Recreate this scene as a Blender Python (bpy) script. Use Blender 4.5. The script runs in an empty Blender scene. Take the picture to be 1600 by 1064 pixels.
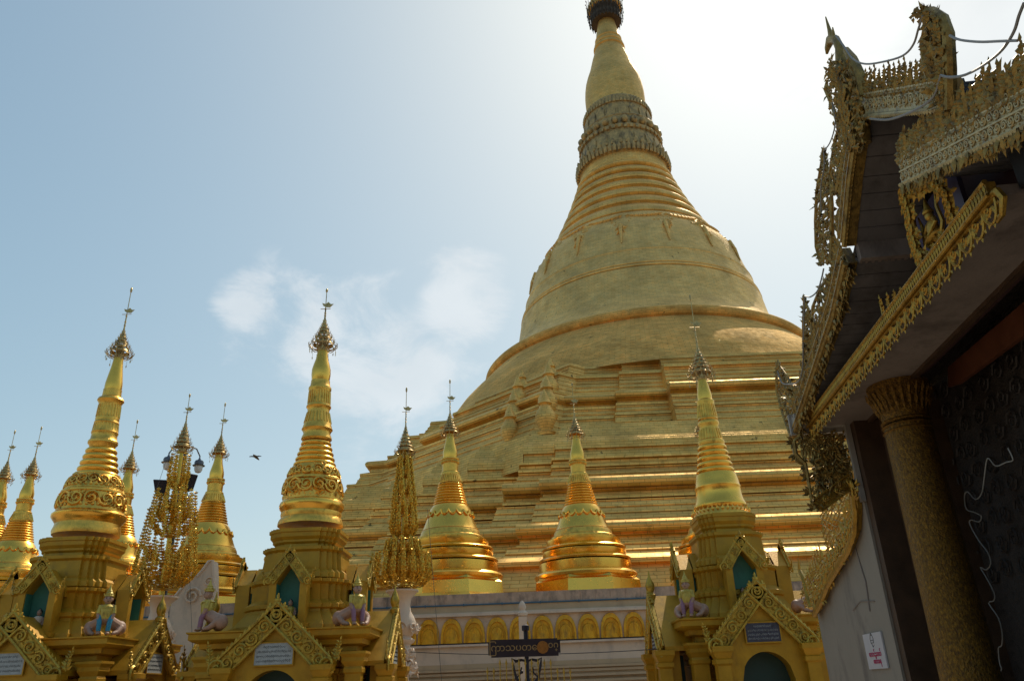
import bpy, math, random
from mathutils import Vector as V, Matrix
PI = math.pi; rad = math.radians; sin = math.sin; cos = math.cos
rnd = random.Random(7)
sc = bpy.context.scene
col = bpy.context.scene.collection
# ---------------------------------------------------------------- camera
F_PX = 1220.0
th = math.atan(F_PX/2727.0); roll = math.atan(105/2725.0)
fw = V((0, cos(th), sin(th))); u0 = V((0, -sin(th), cos(th))); r0 = V((1, 0, 0))
RT = cos(roll)*r0 - sin(roll)*u0
UP = sin(roll)*r0 + cos(roll)*u0
CAM = V((0, 0, 1.6))
cd = bpy.data.cameras.new('camera'); cam = bpy.data.objects.new('camera', cd); col.objects.link(cam)
m = Matrix((RT, UP, -fw)).transposed().to_4x4(); m.translation = CAM; cam.matrix_world = m
cd.sensor_width = 36; cd.lens = 36*F_PX/1600; cd.clip_start = 0.05; cd.clip_end = 3000
sc.camera = cam
# ---------------------------------------------------------------- world + sun
SUN_AZ, SUN_EL = 27.0, 50.0
w = bpy.data.worlds.new("World"); sc.world = w; w.use_nodes = True
nt = w.node_tree; N = nt.nodes; L = nt.links
bg = N['Background']
sky = N.new('ShaderNodeTexSky'); sky.sky_type = 'NISHITA'; sky.sun_disc = False
sky.sun_elevation = rad(SUN_EL); sky.sun_rotation = rad(SUN_AZ)
sky.altitude = 0; sky.air_density = 1.0; sky.dust_density = 1.6; sky.ozone_density = 1.0
tc = N.new('ShaderNodeTexCoord')
def wn(kind, **k):
    n = N.new(kind)
    for a, b in k.items(): setattr(n, a, b)
    return n
mp = wn('ShaderNodeMapping'); mp.inputs['Scale'].default_value = (1, 1, 1.7)
L.new(tc.outputs['Generated'], mp.inputs[0])
nz = wn('ShaderNodeTexNoise'); nz.inputs['Scale'].default_value = 9.0; nz.inputs['Detail'].default_value = 15; nz.inputs['Roughness'].default_value = .66; nz.inputs['Distortion'].default_value = .6
L.new(mp.outputs[0], nz.inputs[0])
def cone(dirv, a0, a1, amp):
    d = wn('ShaderNodeVectorMath', operation='DOT_PRODUCT'); d.inputs[1].default_value = dirv
    L.new(tc.outputs['Generated'], d.inputs[0])
    r = wn('ShaderNodeMapRange', interpolation_type='SMOOTHSTEP')
    r.inputs['From Min'].default_value = cos(rad(a1)); r.inputs['From Max'].default_value = cos(rad(a0)); r.inputs['To Max'].default_value = amp
    L.new(d.outputs['Value'], r.inputs['Value']); return r.outputs[0]
def ray(x, y): return (fw*F_PX + RT*(x-800) + UP*(532-y)).normalized()
acc = None
for (x, y, a0, a1, amp) in [(590, 550, 1, 8, .31), (420, 490, 0.5, 6, .33), (740, 450, .5, 5, .42), (1350, 60, 2, 12, .25), (560, 640, 1, 8, .2), (700, 560, 1, 6, .2), (1550, 30, 1, 7, .3), (380, 470, 0, 3, .2)]:
    o = cone(ray(x, y), a0, a1, amp)
    if acc is None: acc = o
    else:
        a = wn('ShaderNodeMath', operation='ADD'); L.new(acc, a.inputs[0]); L.new(o, a.inputs[1]); acc = a.outputs[0]
ad = wn('ShaderNodeMath', operation='ADD'); L.new(acc, ad.inputs[0]); L.new(nz.outputs[0], ad.inputs[1])
cr = wn('ShaderNodeMapRange', interpolation_type='SMOOTHSTEP'); cr.inputs['From Min'].default_value = .72; cr.inputs['From Max'].default_value = 1.08; cr.inputs['To Max'].default_value = .60
L.new(ad.outputs[0], cr.inputs['Value'])
nz2 = wn('ShaderNodeTexNoise'); nz2.inputs['Scale'].default_value = 11; nz2.inputs['Detail'].default_value = 5
L.new(mp.outputs[0], nz2.inputs[0])
cc = wn('ShaderNodeMixRGB'); cc.inputs[1].default_value = (5.6, 5.9, 6.1, 1); cc.inputs[2].default_value = (7.2, 7.4, 7.5, 1)
L.new(nz2.outputs[0], cc.inputs[0])
hs = wn('ShaderNodeHueSaturation'); hs.inputs['Saturation'].default_value = 1.0; hs.inputs['Value'].default_value = 1.0
gm = wn('ShaderNodeGamma'); gm.inputs['Gamma'].default_value = 1.04; L.new(sky.outputs[0], gm.inputs[0])
tn = wn('ShaderNodeMixRGB', blend_type='MULTIPLY'); tn.inputs[0].default_value = 1; tn.inputs[2].default_value = (1.50, 1.78, 1.64, 1); L.new(gm.outputs[0], tn.inputs[1])
dv = wn('ShaderNodeMixRGB', blend_type='MULTIPLY'); dv.inputs[0].default_value = 1; dv.inputs[2].default_value = (1/11,)*3+(1,); L.new(tn.outputs[0], dv.inputs[1])
pl = wn('ShaderNodeMixRGB', blend_type='ADD'); pl.inputs[0].default_value = 1; pl.inputs[2].default_value = (1, 1, 1, 1); L.new(dv.outputs[0], pl.inputs[1])
qt = wn('ShaderNodeMixRGB', blend_type='DIVIDE'); qt.inputs[0].default_value = 1; L.new(tn.outputs[0], qt.inputs[1]); L.new(pl.outputs[0], qt.inputs[2])
L.new(qt.outputs[0], hs.inputs['Color'])
mx = wn('ShaderNodeMixRGB'); L.new(cr.outputs[0], mx.inputs[0]); L.new(hs.outputs[0], mx.inputs[1]); L.new(cc.outputs[0], mx.inputs[2])
L.new(mx.outputs[0], bg.inputs[0]); bg.inputs[1].default_value = .10
sd = bpy.data.lights.new('sun', 'SUN'); so = bpy.data.objects.new('sun', sd); col.objects.link(so)
sd.energy = 2.3; sd.angle = rad(.6); sd.color = (1, .88, .70)
sdir = V((sin(rad(SUN_AZ))*cos(rad(SUN_EL)), cos(rad(SUN_AZ))*cos(rad(SUN_EL)), sin(rad(SUN_EL))))
so.rotation_euler = sdir.to_track_quat('Z', 'Y').to_euler(); so.location = (0, -5, 40)
sc.view_settings.view_transform = 'Standard'; sc.view_settings.look = 'None'; sc.view_settings.gamma = 1; sc.view_settings.exposure = 0.42
try:
    sc.cycles.max_bounces = 8; sc.cycles.glossy_bounces = 5; sc.cycles.diffuse_bounces = 4
except Exception: pass

def at(x, y, Y):
    d = ray(x, y); return CAM + d*(Y/d.y)
def depth(p): return (p-CAM).dot(fw)
def axis_z(px, py, Y): return at(px, py, Y)
# ---------------------------------------------------------------- materials
def mat(name, colr, rough=.5, metal=0, var=.0, vscale=3, bump=0, bscale=30, dirt=None, dscale=1.2, dth=(.55, .75), spec=.5, emis=None):
    m = bpy.data.materials.new(name); m.use_nodes = True; t = m.node_tree; n = t.nodes; l = t.links
    b = n['Principled BSDF']; b.inputs['Base Color'].default_value = (*colr, 1); b.inputs['Roughness'].default_value = rough; b.inputs['Metallic'].default_value = metal
    b.inputs['Specular IOR Level'].default_value = spec
    g = n.new('ShaderNodeNewGeometry')
    cur = None
    if var:
        z = n.new('ShaderNodeTexNoise'); z.inputs['Scale'].default_value = vscale; z.inputs['Detail'].default_value = 7; z.inputs['Roughness'].default_value = .6
        l.new(g.outputs['Position'], z.inputs[0])
        r = n.new('ShaderNodeMapRange'); r.inputs['From Min'].default_value = .3; r.inputs['From Max'].default_value = .7; r.inputs['To Min'].default_value = 1-var; r.inputs['To Max'].default_value = 1+var
        l.new(z.outputs[0], r.inputs['Value'])
        h = n.new('ShaderNodeHueSaturation'); h.inputs['Color'].default_value = (*colr, 1); l.new(r.outputs[0], h.inputs['Value']); cur = h.outputs[0]
        rr = n.new('ShaderNodeMapRange'); rr.inputs['From Min'].default_value = .3; rr.inputs['From Max'].default_value = .7; rr.inputs['To Min'].default_value = max(.03, rough-.12*min(1, var*4)); rr.inputs['To Max'].default_value = min(1, rough+.12*min(1, var*4))
        l.new(z.outputs[0], rr.inputs['Value']); l.new(rr.outputs[0], b.inputs['Roughness'])
    if dirt:
        z = n.new('ShaderNodeTexNoise'); z.inputs['Scale'].default_value = dscale; z.inputs['Detail'].default_value = 10; z.inputs['Roughness'].default_value = .7
        mp_ = n.new('ShaderNodeMapping'); mp_.inputs['Scale'].default_value = (1, 1, .45); l.new(g.outputs['Position'], mp_.inputs[0]); l.new(mp_.outputs[0], z.inputs[0])
        r = n.new('ShaderNodeMapRange'); r.inputs['From Min'].default_value = dth[0]; r.inputs['From Max'].default_value = dth[1]
        l.new(z.outputs[0], r.inputs['Value'])
        x = n.new('ShaderNodeMixRGB'); l.new(r.outputs[0], x.inputs[0])
        if cur: l.new(cur, x.inputs[1])
        else: x.inputs[1].default_value = (*colr, 1)
        x.inputs[2].default_value = (*dirt, 1); cur = x.outputs[0]
    if cur: l.new(cur, b.inputs['Base Color'])
    if bump:
        z = n.new('ShaderNodeTexNoise'); z.inputs['Scale'].default_value = bscale; z.inputs['Detail'].default_value = 6
        l.new(g.outputs['Position'], z.inputs[0])
        bp = n.new('ShaderNodeBump'); bp.inputs['Strength'].default_value = bump; bp.inputs['Distance'].default_value = .02
        l.new(z.outputs[0], bp.inputs['Height']); l.new(bp.outputs[0], b.inputs['Normal'])
    if emis: b.inputs['Emission Color'].default_value = (*emis, 1); b.inputs['Emission Strength'].default_value = .4
    return m
def plate_gold(name, colr, rough, R0, bw, bh, cx, cy, dirt=.5, metal=.9, big=.25):
    """gilded plates laid in courses round the axis (cx, cy)"""
    m = bpy.data.materials.new(name); m.use_nodes = True; t = m.node_tree; n = t.nodes; l = t.links
    b = n['Principled BSDF']; b.inputs['Metallic'].default_value = metal
    g = n.new('ShaderNodeNewGeometry'); s = n.new('ShaderNodeVectorMath'); s.operation = 'SUBTRACT'; s.inputs[1].default_value = (cx, cy, 0)
    l.new(g.outputs['Position'], s.inputs[0]); sx = n.new('ShaderNodeSeparateXYZ'); l.new(s.outputs[0], sx.inputs[0])
    at2 = n.new('ShaderNodeMath'); at2.operation = 'ARCTAN2'; l.new(sx.outputs[0], at2.inputs[0])
    ny = n.new('ShaderNodeMath'); ny.operation = 'MULTIPLY'; ny.inputs[1].default_value = -1; l.new(sx.outputs[1], ny.inputs[0]); l.new(ny.outputs[0], at2.inputs[1])
    mu = n.new('ShaderNodeMath'); mu.operation = 'MULTIPLY'; mu.inputs[1].default_value = R0; l.new(at2.outputs[0], mu.inputs[0])
    cb = n.new('ShaderNodeCombineXYZ'); l.new(mu.outputs[0], cb.inputs[0]); l.new(sx.outputs[2], cb.inputs[1])
    br = n.new('ShaderNodeTexBrick'); l.new(cb.outputs[0], br.inputs[0])
    br.inputs['Scale'].default_value = 1; br.inputs['Brick Width'].default_value = bw; br.inputs['Row Height'].default_value = bh; br.inputs['Mortar Size'].default_value = .014; br.inputs['Mortar Smooth'].default_value = .6
    c = V(colr)
    br.inputs['Color1'].default_value = (*(c*1.07), 1); br.inputs['Color2'].default_value = (*(c*.91), 1); br.inputs['Mortar'].default_value = (*(c*.55), 1)
    z = n.new('ShaderNodeTexNoise'); z.inputs['Scale'].default_value = .35; z.inputs['Detail'].default_value = 8; z.inputs['Roughness'].default_value = .65; l.new(s.outputs[0], z.inputs[0])
    r = n.new('ShaderNodeMapRange'); r.inputs['From Min'].default_value = .3; r.inputs['From Max'].default_value = .7; r.inputs['To Min'].default_value = 1-big; r.inputs['To Max'].default_value = 1+big; l.new(z.outputs[0], r.inputs['Value'])
    h = n.new('ShaderNodeHueSaturation'); l.new(br.outputs['Color'], h.inputs['Color']); l.new(r.outputs[0], h.inputs['Value'])
    # streaked stains
    mp_ = n.new('ShaderNodeMapping'); mp_.inputs['Scale'].default_value = (.55, .9, 1); l.new(cb.outputs[0], mp_.inputs[0])
    z2 = n.new('ShaderNodeTexNoise'); z2.inputs['Scale'].default_value = 1.1; z2.inputs['Detail'].default_value = 12; z2.inputs['Roughness'].default_value = .78; l.new(mp_.outputs[0], z2.inputs[0])
    r2 = n.new('ShaderNodeMapRange'); r2.inputs['From Min'].default_value = .58; r2.inputs['From Max'].default_value = .72; r2.inputs['To Max'].default_value = dirt; l.new(z2.outputs[0], r2.inputs['Value'])
    x = n.new('ShaderNodeMixRGB'); l.new(r2.outputs[0], x.inputs[0]); l.new(h.outputs[0], x.inputs[1]); x.inputs[2].default_value = (.07, .045, .022, 1)
    vo = n.new('ShaderNodeTexNoise'); vo.inputs['Scale'].default_value = 1.7; vo.inputs['Detail'].default_value = 3; l.new(s.outputs[0], vo.inputs[0])
    r4 = n.new('ShaderNodeMapRange'); r4.inputs['From Min'].default_value = .70; r4.inputs['From Max'].default_value = .75; r4.inputs['To Max'].default_value = .8; l.new(vo.outputs[0], r4.inputs['Value'])
    x2 = n.new('ShaderNodeMixRGB'); l.new(r4.outputs[0], x2.inputs[0]); l.new(x.outputs[0], x2.inputs[1]); x2.inputs[2].default_value = (.06, .04, .02, 1)
    l.new(x2.outputs[0], b.inputs['Base Color'])
    z3 = n.new('ShaderNodeTexNoise'); z3.inputs['Scale'].default_value = 2.2; z3.inputs['Detail'].default_value = 8; l.new(s.outputs[0], z3.inputs[0])
    r3 = n.new('ShaderNodeMapRange'); r3.inputs['From Min'].default_value = .3; r3.inputs['From Max'].default_value = .7; r3.inputs['To Min'].default_value = rough-.1; r3.inputs['To Max'].default_value = rough+.12; l.new(z3.outputs[0], r3.inputs['Value'])
    l.new(r3.outputs[0], b.inputs['Roughness'])
    bp = n.new('ShaderNodeBump'); bp.inputs['Strength'].default_value = .5; bp.inputs['Distance'].default_value = .05
    ma = n.new('ShaderNodeMath'); ma.operation = 'MULTIPLY_ADD'; ma.inputs[1].default_value = .5; l.new(z3.outputs[0], ma.inputs[0]); l.new(br.outputs['Fac'], ma.inputs[2])
    inv = n.new('ShaderNodeMath'); inv.operation = 'SUBTRACT'; inv.inputs[0].default_value = 1; l.new(ma.outputs[0], inv.inputs[1])
    l.new(inv.outputs[0], bp.inputs['Height']); l.new(bp.outputs[0], b.inputs['Normal'])
    return m
AX, AY = 13.95, 76.74
GOLDC = (.82, .56, .19)
M = {}
M['gs_terrace'] = plate_gold('gilded_terrace_plates', (.84, .52, .15), .56, 36, .6, .17, AX, AY, .75, .9, .25)
M['gs_bell'] = plate_gold('gilded_bell_plates', (.84, .56, .20), .60, 14, .7, .17, AX, AY, .5, .85, .22)
M['gs_base'] = plate_gold('weathered_bell_base_plates', (.82, .54, .18), .88, 17, .7, .17, AX, AY, .55, .92, .22)
M['gs_top'] = plate_gold('gilded_top_plates', (.84, .53, .17), .58, 5, .6, .2, AX, AY, .45, .85, .2)
M['gs_dark'] = mat('tarnished_gold_relief', (.50, .34, .14), .6, .55, .35, 2, .5, 8, dirt=(.08, .07, .055), dscale=1.5, dth=(.5, .7))
M['hti'] = mat('dark_umbrella_metal', (.075, .05, .03), .7, .3, .3, 4)
M['gold'] = mat('polished_gilding', (.90, .52, .09), .27, 1, .12, 1.7, .12, 9, dirt=(.25, .14, .05), dscale=1.6, dth=(.62, .85))
M['goldr'] = mat('rough_gilding', (.82, .48, .09), .38, 1, .25, 6, .35, 24, dirt=(.12, .07, .03), dscale=4, dth=(.56, .78))
M['filig'] = mat('gilded_filigree_metal', (.52, .37, .15), .42, .85, .3, 9, dirt=(.07, .05, .035), dscale=9, dth=(.5, .72))
M['paint'] = mat('gold_paint_on_plaster', (.46, .245, .012), .46, .35, .16, 3, .25, 40, dirt=(.16, .09, .02), dscale=2.2, dth=(.56, .8))
M['carve'] = mat('gold_paint_carving', (.50, .32, .04), .38, .55, .25, 12, .2, 60, dirt=(.10, .06, .02), dscale=9, dth=(.5, .75))
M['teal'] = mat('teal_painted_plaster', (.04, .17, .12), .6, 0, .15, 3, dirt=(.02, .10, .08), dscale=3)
M['tealdk'] = mat('dark_teal_and_porch_shade', (.012, .04, .03), .6, 0, .15, 3)
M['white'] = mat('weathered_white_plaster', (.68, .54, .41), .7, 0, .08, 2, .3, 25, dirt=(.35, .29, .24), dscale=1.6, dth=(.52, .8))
M['cream'] = mat('cream_painted_moulding', (.52, .38, .23), .65, 0, .08, 2, .2, 25, dirt=(.3, .22, .15), dscale=1.6, dth=(.55, .8))
M['coping'] = mat('stained_grey_coping', (.50, .35, .25), .8, 0, .22, 4, .4, 20, dirt=(.14, .11, .09), dscale=3, dth=(.48, .7))
M['blue'] = mat('blue_painted_pipe', (.05, .12, .18), .5, 0, .15, 4)
M['niche'] = mat('golden_niche_paint', (.72, .38, .015), .4, .3, .22, 5, .2, 20, dirt=(.25, .10, .02), dscale=5, dth=(.5, .75))
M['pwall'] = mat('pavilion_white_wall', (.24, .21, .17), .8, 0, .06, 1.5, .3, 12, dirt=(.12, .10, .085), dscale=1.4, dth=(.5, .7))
M['soffit'] = mat('grey_painted_boards', (.21, .175, .155), .65, 0, .14, 2, .2, 20, dirt=(.10, .08, .07), dscale=2.2, dth=(.5, .72))
M['verge'] = mat('dark_grey_roof_boards', (.13, .125, .13), .65, 0, .2, 3, .2, 20, dirt=(.06, .055, .05), dscale=2.5, dth=(.48, .7))
M['maroon'] = mat('dark_maroon_timber', (.045, .018, .018), .6, 0, .3, 4)
M['brown'] = mat('dark_brown_lacquer', (.055, .028, .012), .6, 0, .35, 5, .3, 60)
M['dark'] = mat('carved_timber_interior_shade', (.022, .016, .013), .6, 0, .5, 12, .9, 35)
M['black'] = mat('black_interior', (.008, .007, .007), .8)
M['purple'] = mat('purple_painted_boards', (.075, .06, .11), .6, 0, .2, 3)
M['rust'] = mat('rust_red_board', (.10, .03, .01), .6, 0, .2, 6)
M['column'] = mat('gilt_mosaic_column', (.24, .125, .014), .42, .6, .6, 30, 1.0, 60, dirt=(.09, .045, .010), dscale=55, dth=(.42, .62))
M['pgold'] = mat('old_gilt_woodcarving', (.32, .21, .055), .45, .6, .35, 14, .3, 60, dirt=(.06, .04, .02), dscale=11, dth=(.46, .7))
M['pgoldb'] = mat('bright_gilt_trim', (.42, .25, .04), .38, .7, .25, 14, .3, 60, dirt=(.12, .06, .02), dscale=11, dth=(.52, .75))
M['tree'] = mat('bright_gilt_leaves', (.72, .47, .07), .36, .75, .3, 10)
M['lace'] = mat('pale_lace_metalwork', (.46, .38, .19), .5, .4, .2, 14, dirt=(.16, .12, .08), dscale=10, dth=(.5, .75))
M['signbk'] = mat('dark_maroon_sign_board', (.022, .010, .014), .5, 0, .2, 8)
M['signtx'] = mat('tan_sign_lettering', (.34, .21, .08), .5)
M['disc'] = mat('orange_sign_disc', (.30, .11, .01), .5, 0, .3, 20)
M['iron'] = mat('dark_painted_iron', (.018, .012, .018), .5, .3, .2, 8)
M['cable'] = mat('grey_cable', (.22, .22, .21), .5)
M['tubing'] = mat('pale_rope_light', (.30, .30, .28), .4)
M['wire'] = mat('black_wire', (.02, .02, .02), .6)
M['paper'] = mat('white_notice_panel', (.46, .45, .47), .5, 0, .05, 6)
M['ink'] = mat('black_ink', (.02, .02, .02), .6)
M['pink'] = mat('magenta_lettering', (.42, .03, .10), .5)
M['plaque'] = mat('grey_marble_plaque', (.36, .38, .37), .4, 0, .2, 20)
M['plaquedk'] = mat('dark_slate_plaque', (.05, .05, .07), .4, 0, .3, 20)
M['skin'] = mat('painted_pink_skin', (.38, .22, .15), .55, 0, .12, 12, dirt=(.2, .1, .06), dscale=8)
M['cloth_g'] = mat('gold_garment_paint', (.50, .38, .07), .45, .3, .2, 14, dirt=(.14, .08, .02), dscale=10)
M['cloth_b'] = mat('blue_garment_paint', (.02, .20, .30), .5, 0, .2, 14)
M['cloth_p'] = mat('mauve_garment_paint', (.25, .12, .17), .5, 0, .2, 14)
M['hair'] = mat('black_painted_hair', (.015, .012, .012), .5)
M['glass'] = mat('frosted_lamp_glass', (.75, .75, .72), .25)
M['lampm'] = mat('grey_lamp_metal', (.12, .13, .15), .4, .5, .2, 10)
M['bird'] = mat('dark_bird_feathers', (.03, .025, .022), .7)
M['floor'] = mat('pale_marble_paving', (.42, .32, .23), .45, 0, .1, .8, dirt=(.3, .26, .22), dscale=.8)
M['land'] = mat('dry_distant_ground', (.16, .14, .08), .9, 0, .3, .02)
M['trim'] = mat('grey_mouldings', (.27, .25, .22), .6, 0, .1, 4)

# ---------------------------------------------------------------- mesh helpers
def lerp(a, b, t): return a+(b-a)*t
def frame(d):
    d = d.normalized(); a = V((0, 0, 1)) if abs(d.z) < .9 else V((1, 0, 0))
    x = a.cross(d).normalized(); return x, d.cross(x).normalized()
class MB:
    def __init__(s): s.v = []; s.f = []; s.sm = []
    def add(s, vs, fs, smooth=False):
        o = len(s.v); s.v.extend(V(p) for p in vs); s.f.extend([tuple(i+o for i in f) for f in fs]); s.sm.extend([smooth]*len(fs))
    def merge(s, o, T=None):
        s.add([T @ p for p in o.v] if T else o.v, o.f); s.sm[-len(o.f):] = o.sm
    def box(s, c, d, ex=V((1, 0, 0)), ey=V((0, 1, 0)), ez=V((0, 0, 1))):
        c = V(c); p = []
        for k in (-1, 1):
            for j in (-1, 1):
                for i in (-1, 1): p.append(c+ex*(i*d[0]/2)+ey*(j*d[1]/2)+ez*(k*d[2]/2))
        s.add(p, [(0, 2, 3, 1), (4, 5, 7, 6), (0, 1, 5, 4), (2, 6, 7, 3), (0, 4, 6, 2), (1, 3, 7, 5)])
    def loft(s, rings, smooth=False, cap0=True, cap1=True):
        n = len(rings[0]); vs = [p for r in rings for p in r]; fs = []
        for k in range(len(rings)-1):
            for i in range(n):
                j = (i+1) % n; fs.append((k*n+i, k*n+j, (k+1)*n+j, (k+1)*n+i))
        s.add(vs, fs, smooth)
        o = len(s.v)-len(vs)
        if cap0: s.f.append(tuple(o+i for i in reversed(range(n)))); s.sm.append(False)
        if cap1: s.f.append(tuple(o+(len(rings)-1)*n+i for i in range(n))); s.sm.append(False)
    def lathe(s, prof, O=V((0, 0, 0)), n=48, smooth=True, cap0=True, cap1=True, tilt=None):
        O = V(O); s.loft([[O+V((r*sin(2*PI*i/n), -r*cos(2*PI*i/n), z)) for i in range(n)] for r, z in prof], smooth, cap0, cap1)
    def tube(s, pts, r, n=6, cap=True, smooth=True):
        pts = [V(p) for p in pts]; m_ = len(pts); rs = r if isinstance(r, (list, tuple)) else [r]*m_
        x = None; rings = []
        for i, p in enumerate(pts):
            d = (pts[min(i+1, m_-1)]-pts[max(i-1, 0)])
            if d.length < 1e-9: d = V((0, 0, 1))
            d.normalize()
            if x is None: x, y = frame(d)
            else:
                x = (x-d*x.dot(d))
                if x.length < 1e-6: x, y = frame(d)
                x.normalize(); y = d.cross(x)
            rings.append([p+(x*cos(2*PI*k/n)+y*sin(2*PI*k/n))*rs[i] for k in range(n)])
        s.loft(rings, smooth, cap, cap)
    def ball(s, c, r, n=8, mm=6, ax=None):
        c = V(c); r = (r, r, r) if not isinstance(r, (tuple, list)) else r
        ex, ey, ez = ax or (V((1, 0, 0)), V((0, 1, 0)), V((0, 0, 1)))
        rings = []
        for k in range(mm+1):
            t = PI*k/mm; q = max(.02, sin(t))
            rings.append([c+ex*(r[0]*q*cos(2*PI*i/n))+ey*(r[1]*q*sin(2*PI*i/n))-ez*(r[2]*cos(t)) for i in range(n)])
        s.loft(rings, True)
    def prism(s, out, O, ex, ey, en, th_, puff=0):
        """outline (x, y) laid in ex, ey at O, extruded th_ along en; puff raises a centre ridge"""
        n = len(out); a = [O+ex*p[0]+ey*p[1] for p in out]; b = [p+en*th_ for p in a]
        cx_ = sum(p[0] for p in out)/n; cy_ = sum(p[1] for p in out)/n
        c = O+ex*cx_+ey*cy_+en*(th_+puff)
        if puff:
            s.add(a+b+[c], [tuple(reversed(range(n)))]+[(i, (i+1) % n, n+(i+1) % n, n+i) for i in range(n)]+[(n+i, n+(i+1) % n, 2*n) for i in range(n)])
        else:
            s.add(a+b, [tuple(reversed(range(n))), tuple(range(n, 2*n))]+[(i, (i+1) % n, n+(i+1) % n, n+i) for i in range(n)])
    def leaf(s, p, d, nrm, Ln, wd, t):
        d = d.normalized(); sd_ = d.cross(nrm).normalized(); a = p; b = p+d*Ln*.4-sd_*wd/2; c = p+d*Ln; e = p+d*Ln*.4+sd_*wd/2; q = p+d*Ln*.4+nrm*t; q2 = p+d*Ln*.4-nrm*t*.4
        s.add([a, b, c, e, q, q2], [(0, 4, 1), (1, 4, 2), (2, 4, 3), (3, 4, 0), (0, 1, 5), (1, 2, 5), (2, 3, 5), (3, 0, 5)])
    def scroll(s, O, ex, ey, en, r, t=None, turns=1.5, flip=1, n=5, seg=16):
        t = t or r*.16; pts = []; rs = []
        for i in range(seg+1):
            k = i/seg; a = flip*2*PI*turns*k; q = r*(1-.82*k)
            pts.append(O+ex*(q*cos(a))+ey*(q*sin(a))+en*(t*.7+t*.6*k)); rs.append(t*(1-.35*k))
        s.tube(pts, rs, n)
    def build(s, name, mt, parent=None, label=None):
        if parent is not None:
            Mi = parent['_m'] if False else PM[parent.name].inverted()
            vs = [Mi @ p for p in s.v]
        else: vs = s.v
        me = bpy.data.meshes.new(name); me.from_pydata([tuple(p) for p in vs], [], s.f)
        me.polygons.foreach_set('use_smooth', s.sm); me.validate(); me.materials.append(mt)
        if any(s.sm): me.set_sharp_from_angle(angle=rad(38))
        ob = bpy.data.objects.new(name, me); col.objects.link(ob)
        if parent is not None: ob.parent = parent; PM[ob.name] = PM[parent.name]
        if label: ob['label'] = label
        return ob
PM = {}
def thing(name, loc, label, cat, group=None, rz=0):
    o = bpy.data.objects.new(name, None); col.objects.link(o); o.empty_display_size = .2
    o.location = loc; o.rotation_euler = (0, 0, rz); o['label'] = label; o['category'] = cat
    if group: o['group'] = group
    PM[o.name] = Matrix.Translation(V(loc)) @ Matrix.Rotation(rz, 4, 'Z')
    return o
def tag(o, label, cat, group=None, kind=None):
    o['label'] = label; o['category'] = cat
    if group: o['group'] = group
    if kind: o['kind'] = kind
    return o
def single(mb, name, mt, loc, label, cat, group=None):
    """a thing of one mesh with its origin at loc"""
    loc = V(loc); mb.v = [p-loc for p in mb.v]; o = mb.build(name, mt); o.location = loc; PM[o.name] = Matrix.Translation(loc); return tag(o, label, cat, group)
def copy_tree(o, parent=None):
    c = o.copy(); col.objects.link(c); c.parent = parent
    for ch in o.children: copy_tree(ch, c)
    return c
FLAME = [(-.34, 0), (-.5, .12), (-.42, .3), (-.2, .34), (-.36, .5), (-.26, .62), (-.08, .6), (-.14, .8), (.04, 1.0), (.12, .78), (.08, .62), (.3, .6), (.36, .46), (.2, .36), (.46, .3), (.5, .12), (.34, 0)]
def flame(mb, O, ex, ey, en, h, wd, t, lean=0):
    mb.prism([(x*wd+lean*y*y*h, y*h) for x, y in FLAME], O-en*(t/2), ex, ey, en, t, t*.5)
def twig(mb, O, ex, ey, en, h, wd, t, rn, lean=0, k=7):
    """slender stem set with curling leaves: a filigree crest piece"""
    P = lambda y: O+ey*(y*h)+ex*(lean*y*y*h)
    mb.tube([P(i/5) for i in range(6)], [t*.8*(1-.12*i) for i in range(6)], 4)
    for i in range(k):
        y = .05+.85*i/k; q = wd*(1-.55*y)*.8
        for s_ in (-1, 1):
            d = (ex*s_*rn.uniform(.8, 1.2)+ey*rn.uniform(.5, 1.2)+en*rn.uniform(-.3, .3))
            mb.leaf(P(y), d, en, q*rn.uniform(.7, 1.25), q*.62, t*1.6)
    mb.leaf(P(.9), ey+ex*lean, en, h*.2, wd*.25, t)
def carve(mb, P0, P1, ey, en, wd, cnt, rn, t=None, edges=True, leaves=True):
    """scrollwork along the strip P0-P1 (its centre line), ey across the strip"""
    P0, P1 = V(P0), V(P1); ex = (P1-P0); Ln = ex.length; ex = ex.normalized(); r = min(wd*.40, Ln/cnt*.46); t = t or r*.17
    for i in range(cnt):
        f_ = 1 if i % 2 else -1
        c = lerp(P0, P1, (i+.5)/cnt)
        a0 = rn.uniform(-.3, .3)
        e1 = (ex*cos(a0)+ey*sin(a0)); e2 = (ey*cos(a0)-ex*sin(a0))
        mb.scroll(c, e1*f_, e2, en, r, t, 1.6, f_)
        mb.ball(c+en*t, r*.16, 6, 4)
        if leaves:
            for k in range(7):
                a = 2*PI*k/7+rn.uniform(-.3, .3); d = ex*cos(a)+ey*sin(a)
                mb.leaf(c+d*r*.95, d+(ex*rn.uniform(-.5, .5)+ey*rn.uniform(-.5, .5)), en, r*rn.uniform(.35, .6), r*.32, t*1.2)
    if edges:
        for s_ in (-1, 1): mb.tube([P0+ey*(s_*wd/2)+en*t, P1+ey*(s_*wd/2)+en*t], t*1.2, 5)

# ---------------------------------------------------------------- ground
g = MB(); s_ = 700
g.add([(-s_, -s_, -.004), (s_, -s_, -.004), (s_, s_*1.6, -.004), (-s_, s_*1.6, -.004)], [(0, 1, 2, 3)])
o = g.build('ground', M['land']); o['kind'] = 'structure'
g = MB(); g.add([(-120, -60, 0), (150, -60, 0), (150, 190, 0), (-120, 190, 0)], [(0, 1, 2, 3)])
o = g.build('pavement', M['floor']); o['kind'] = 'structure'

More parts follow.
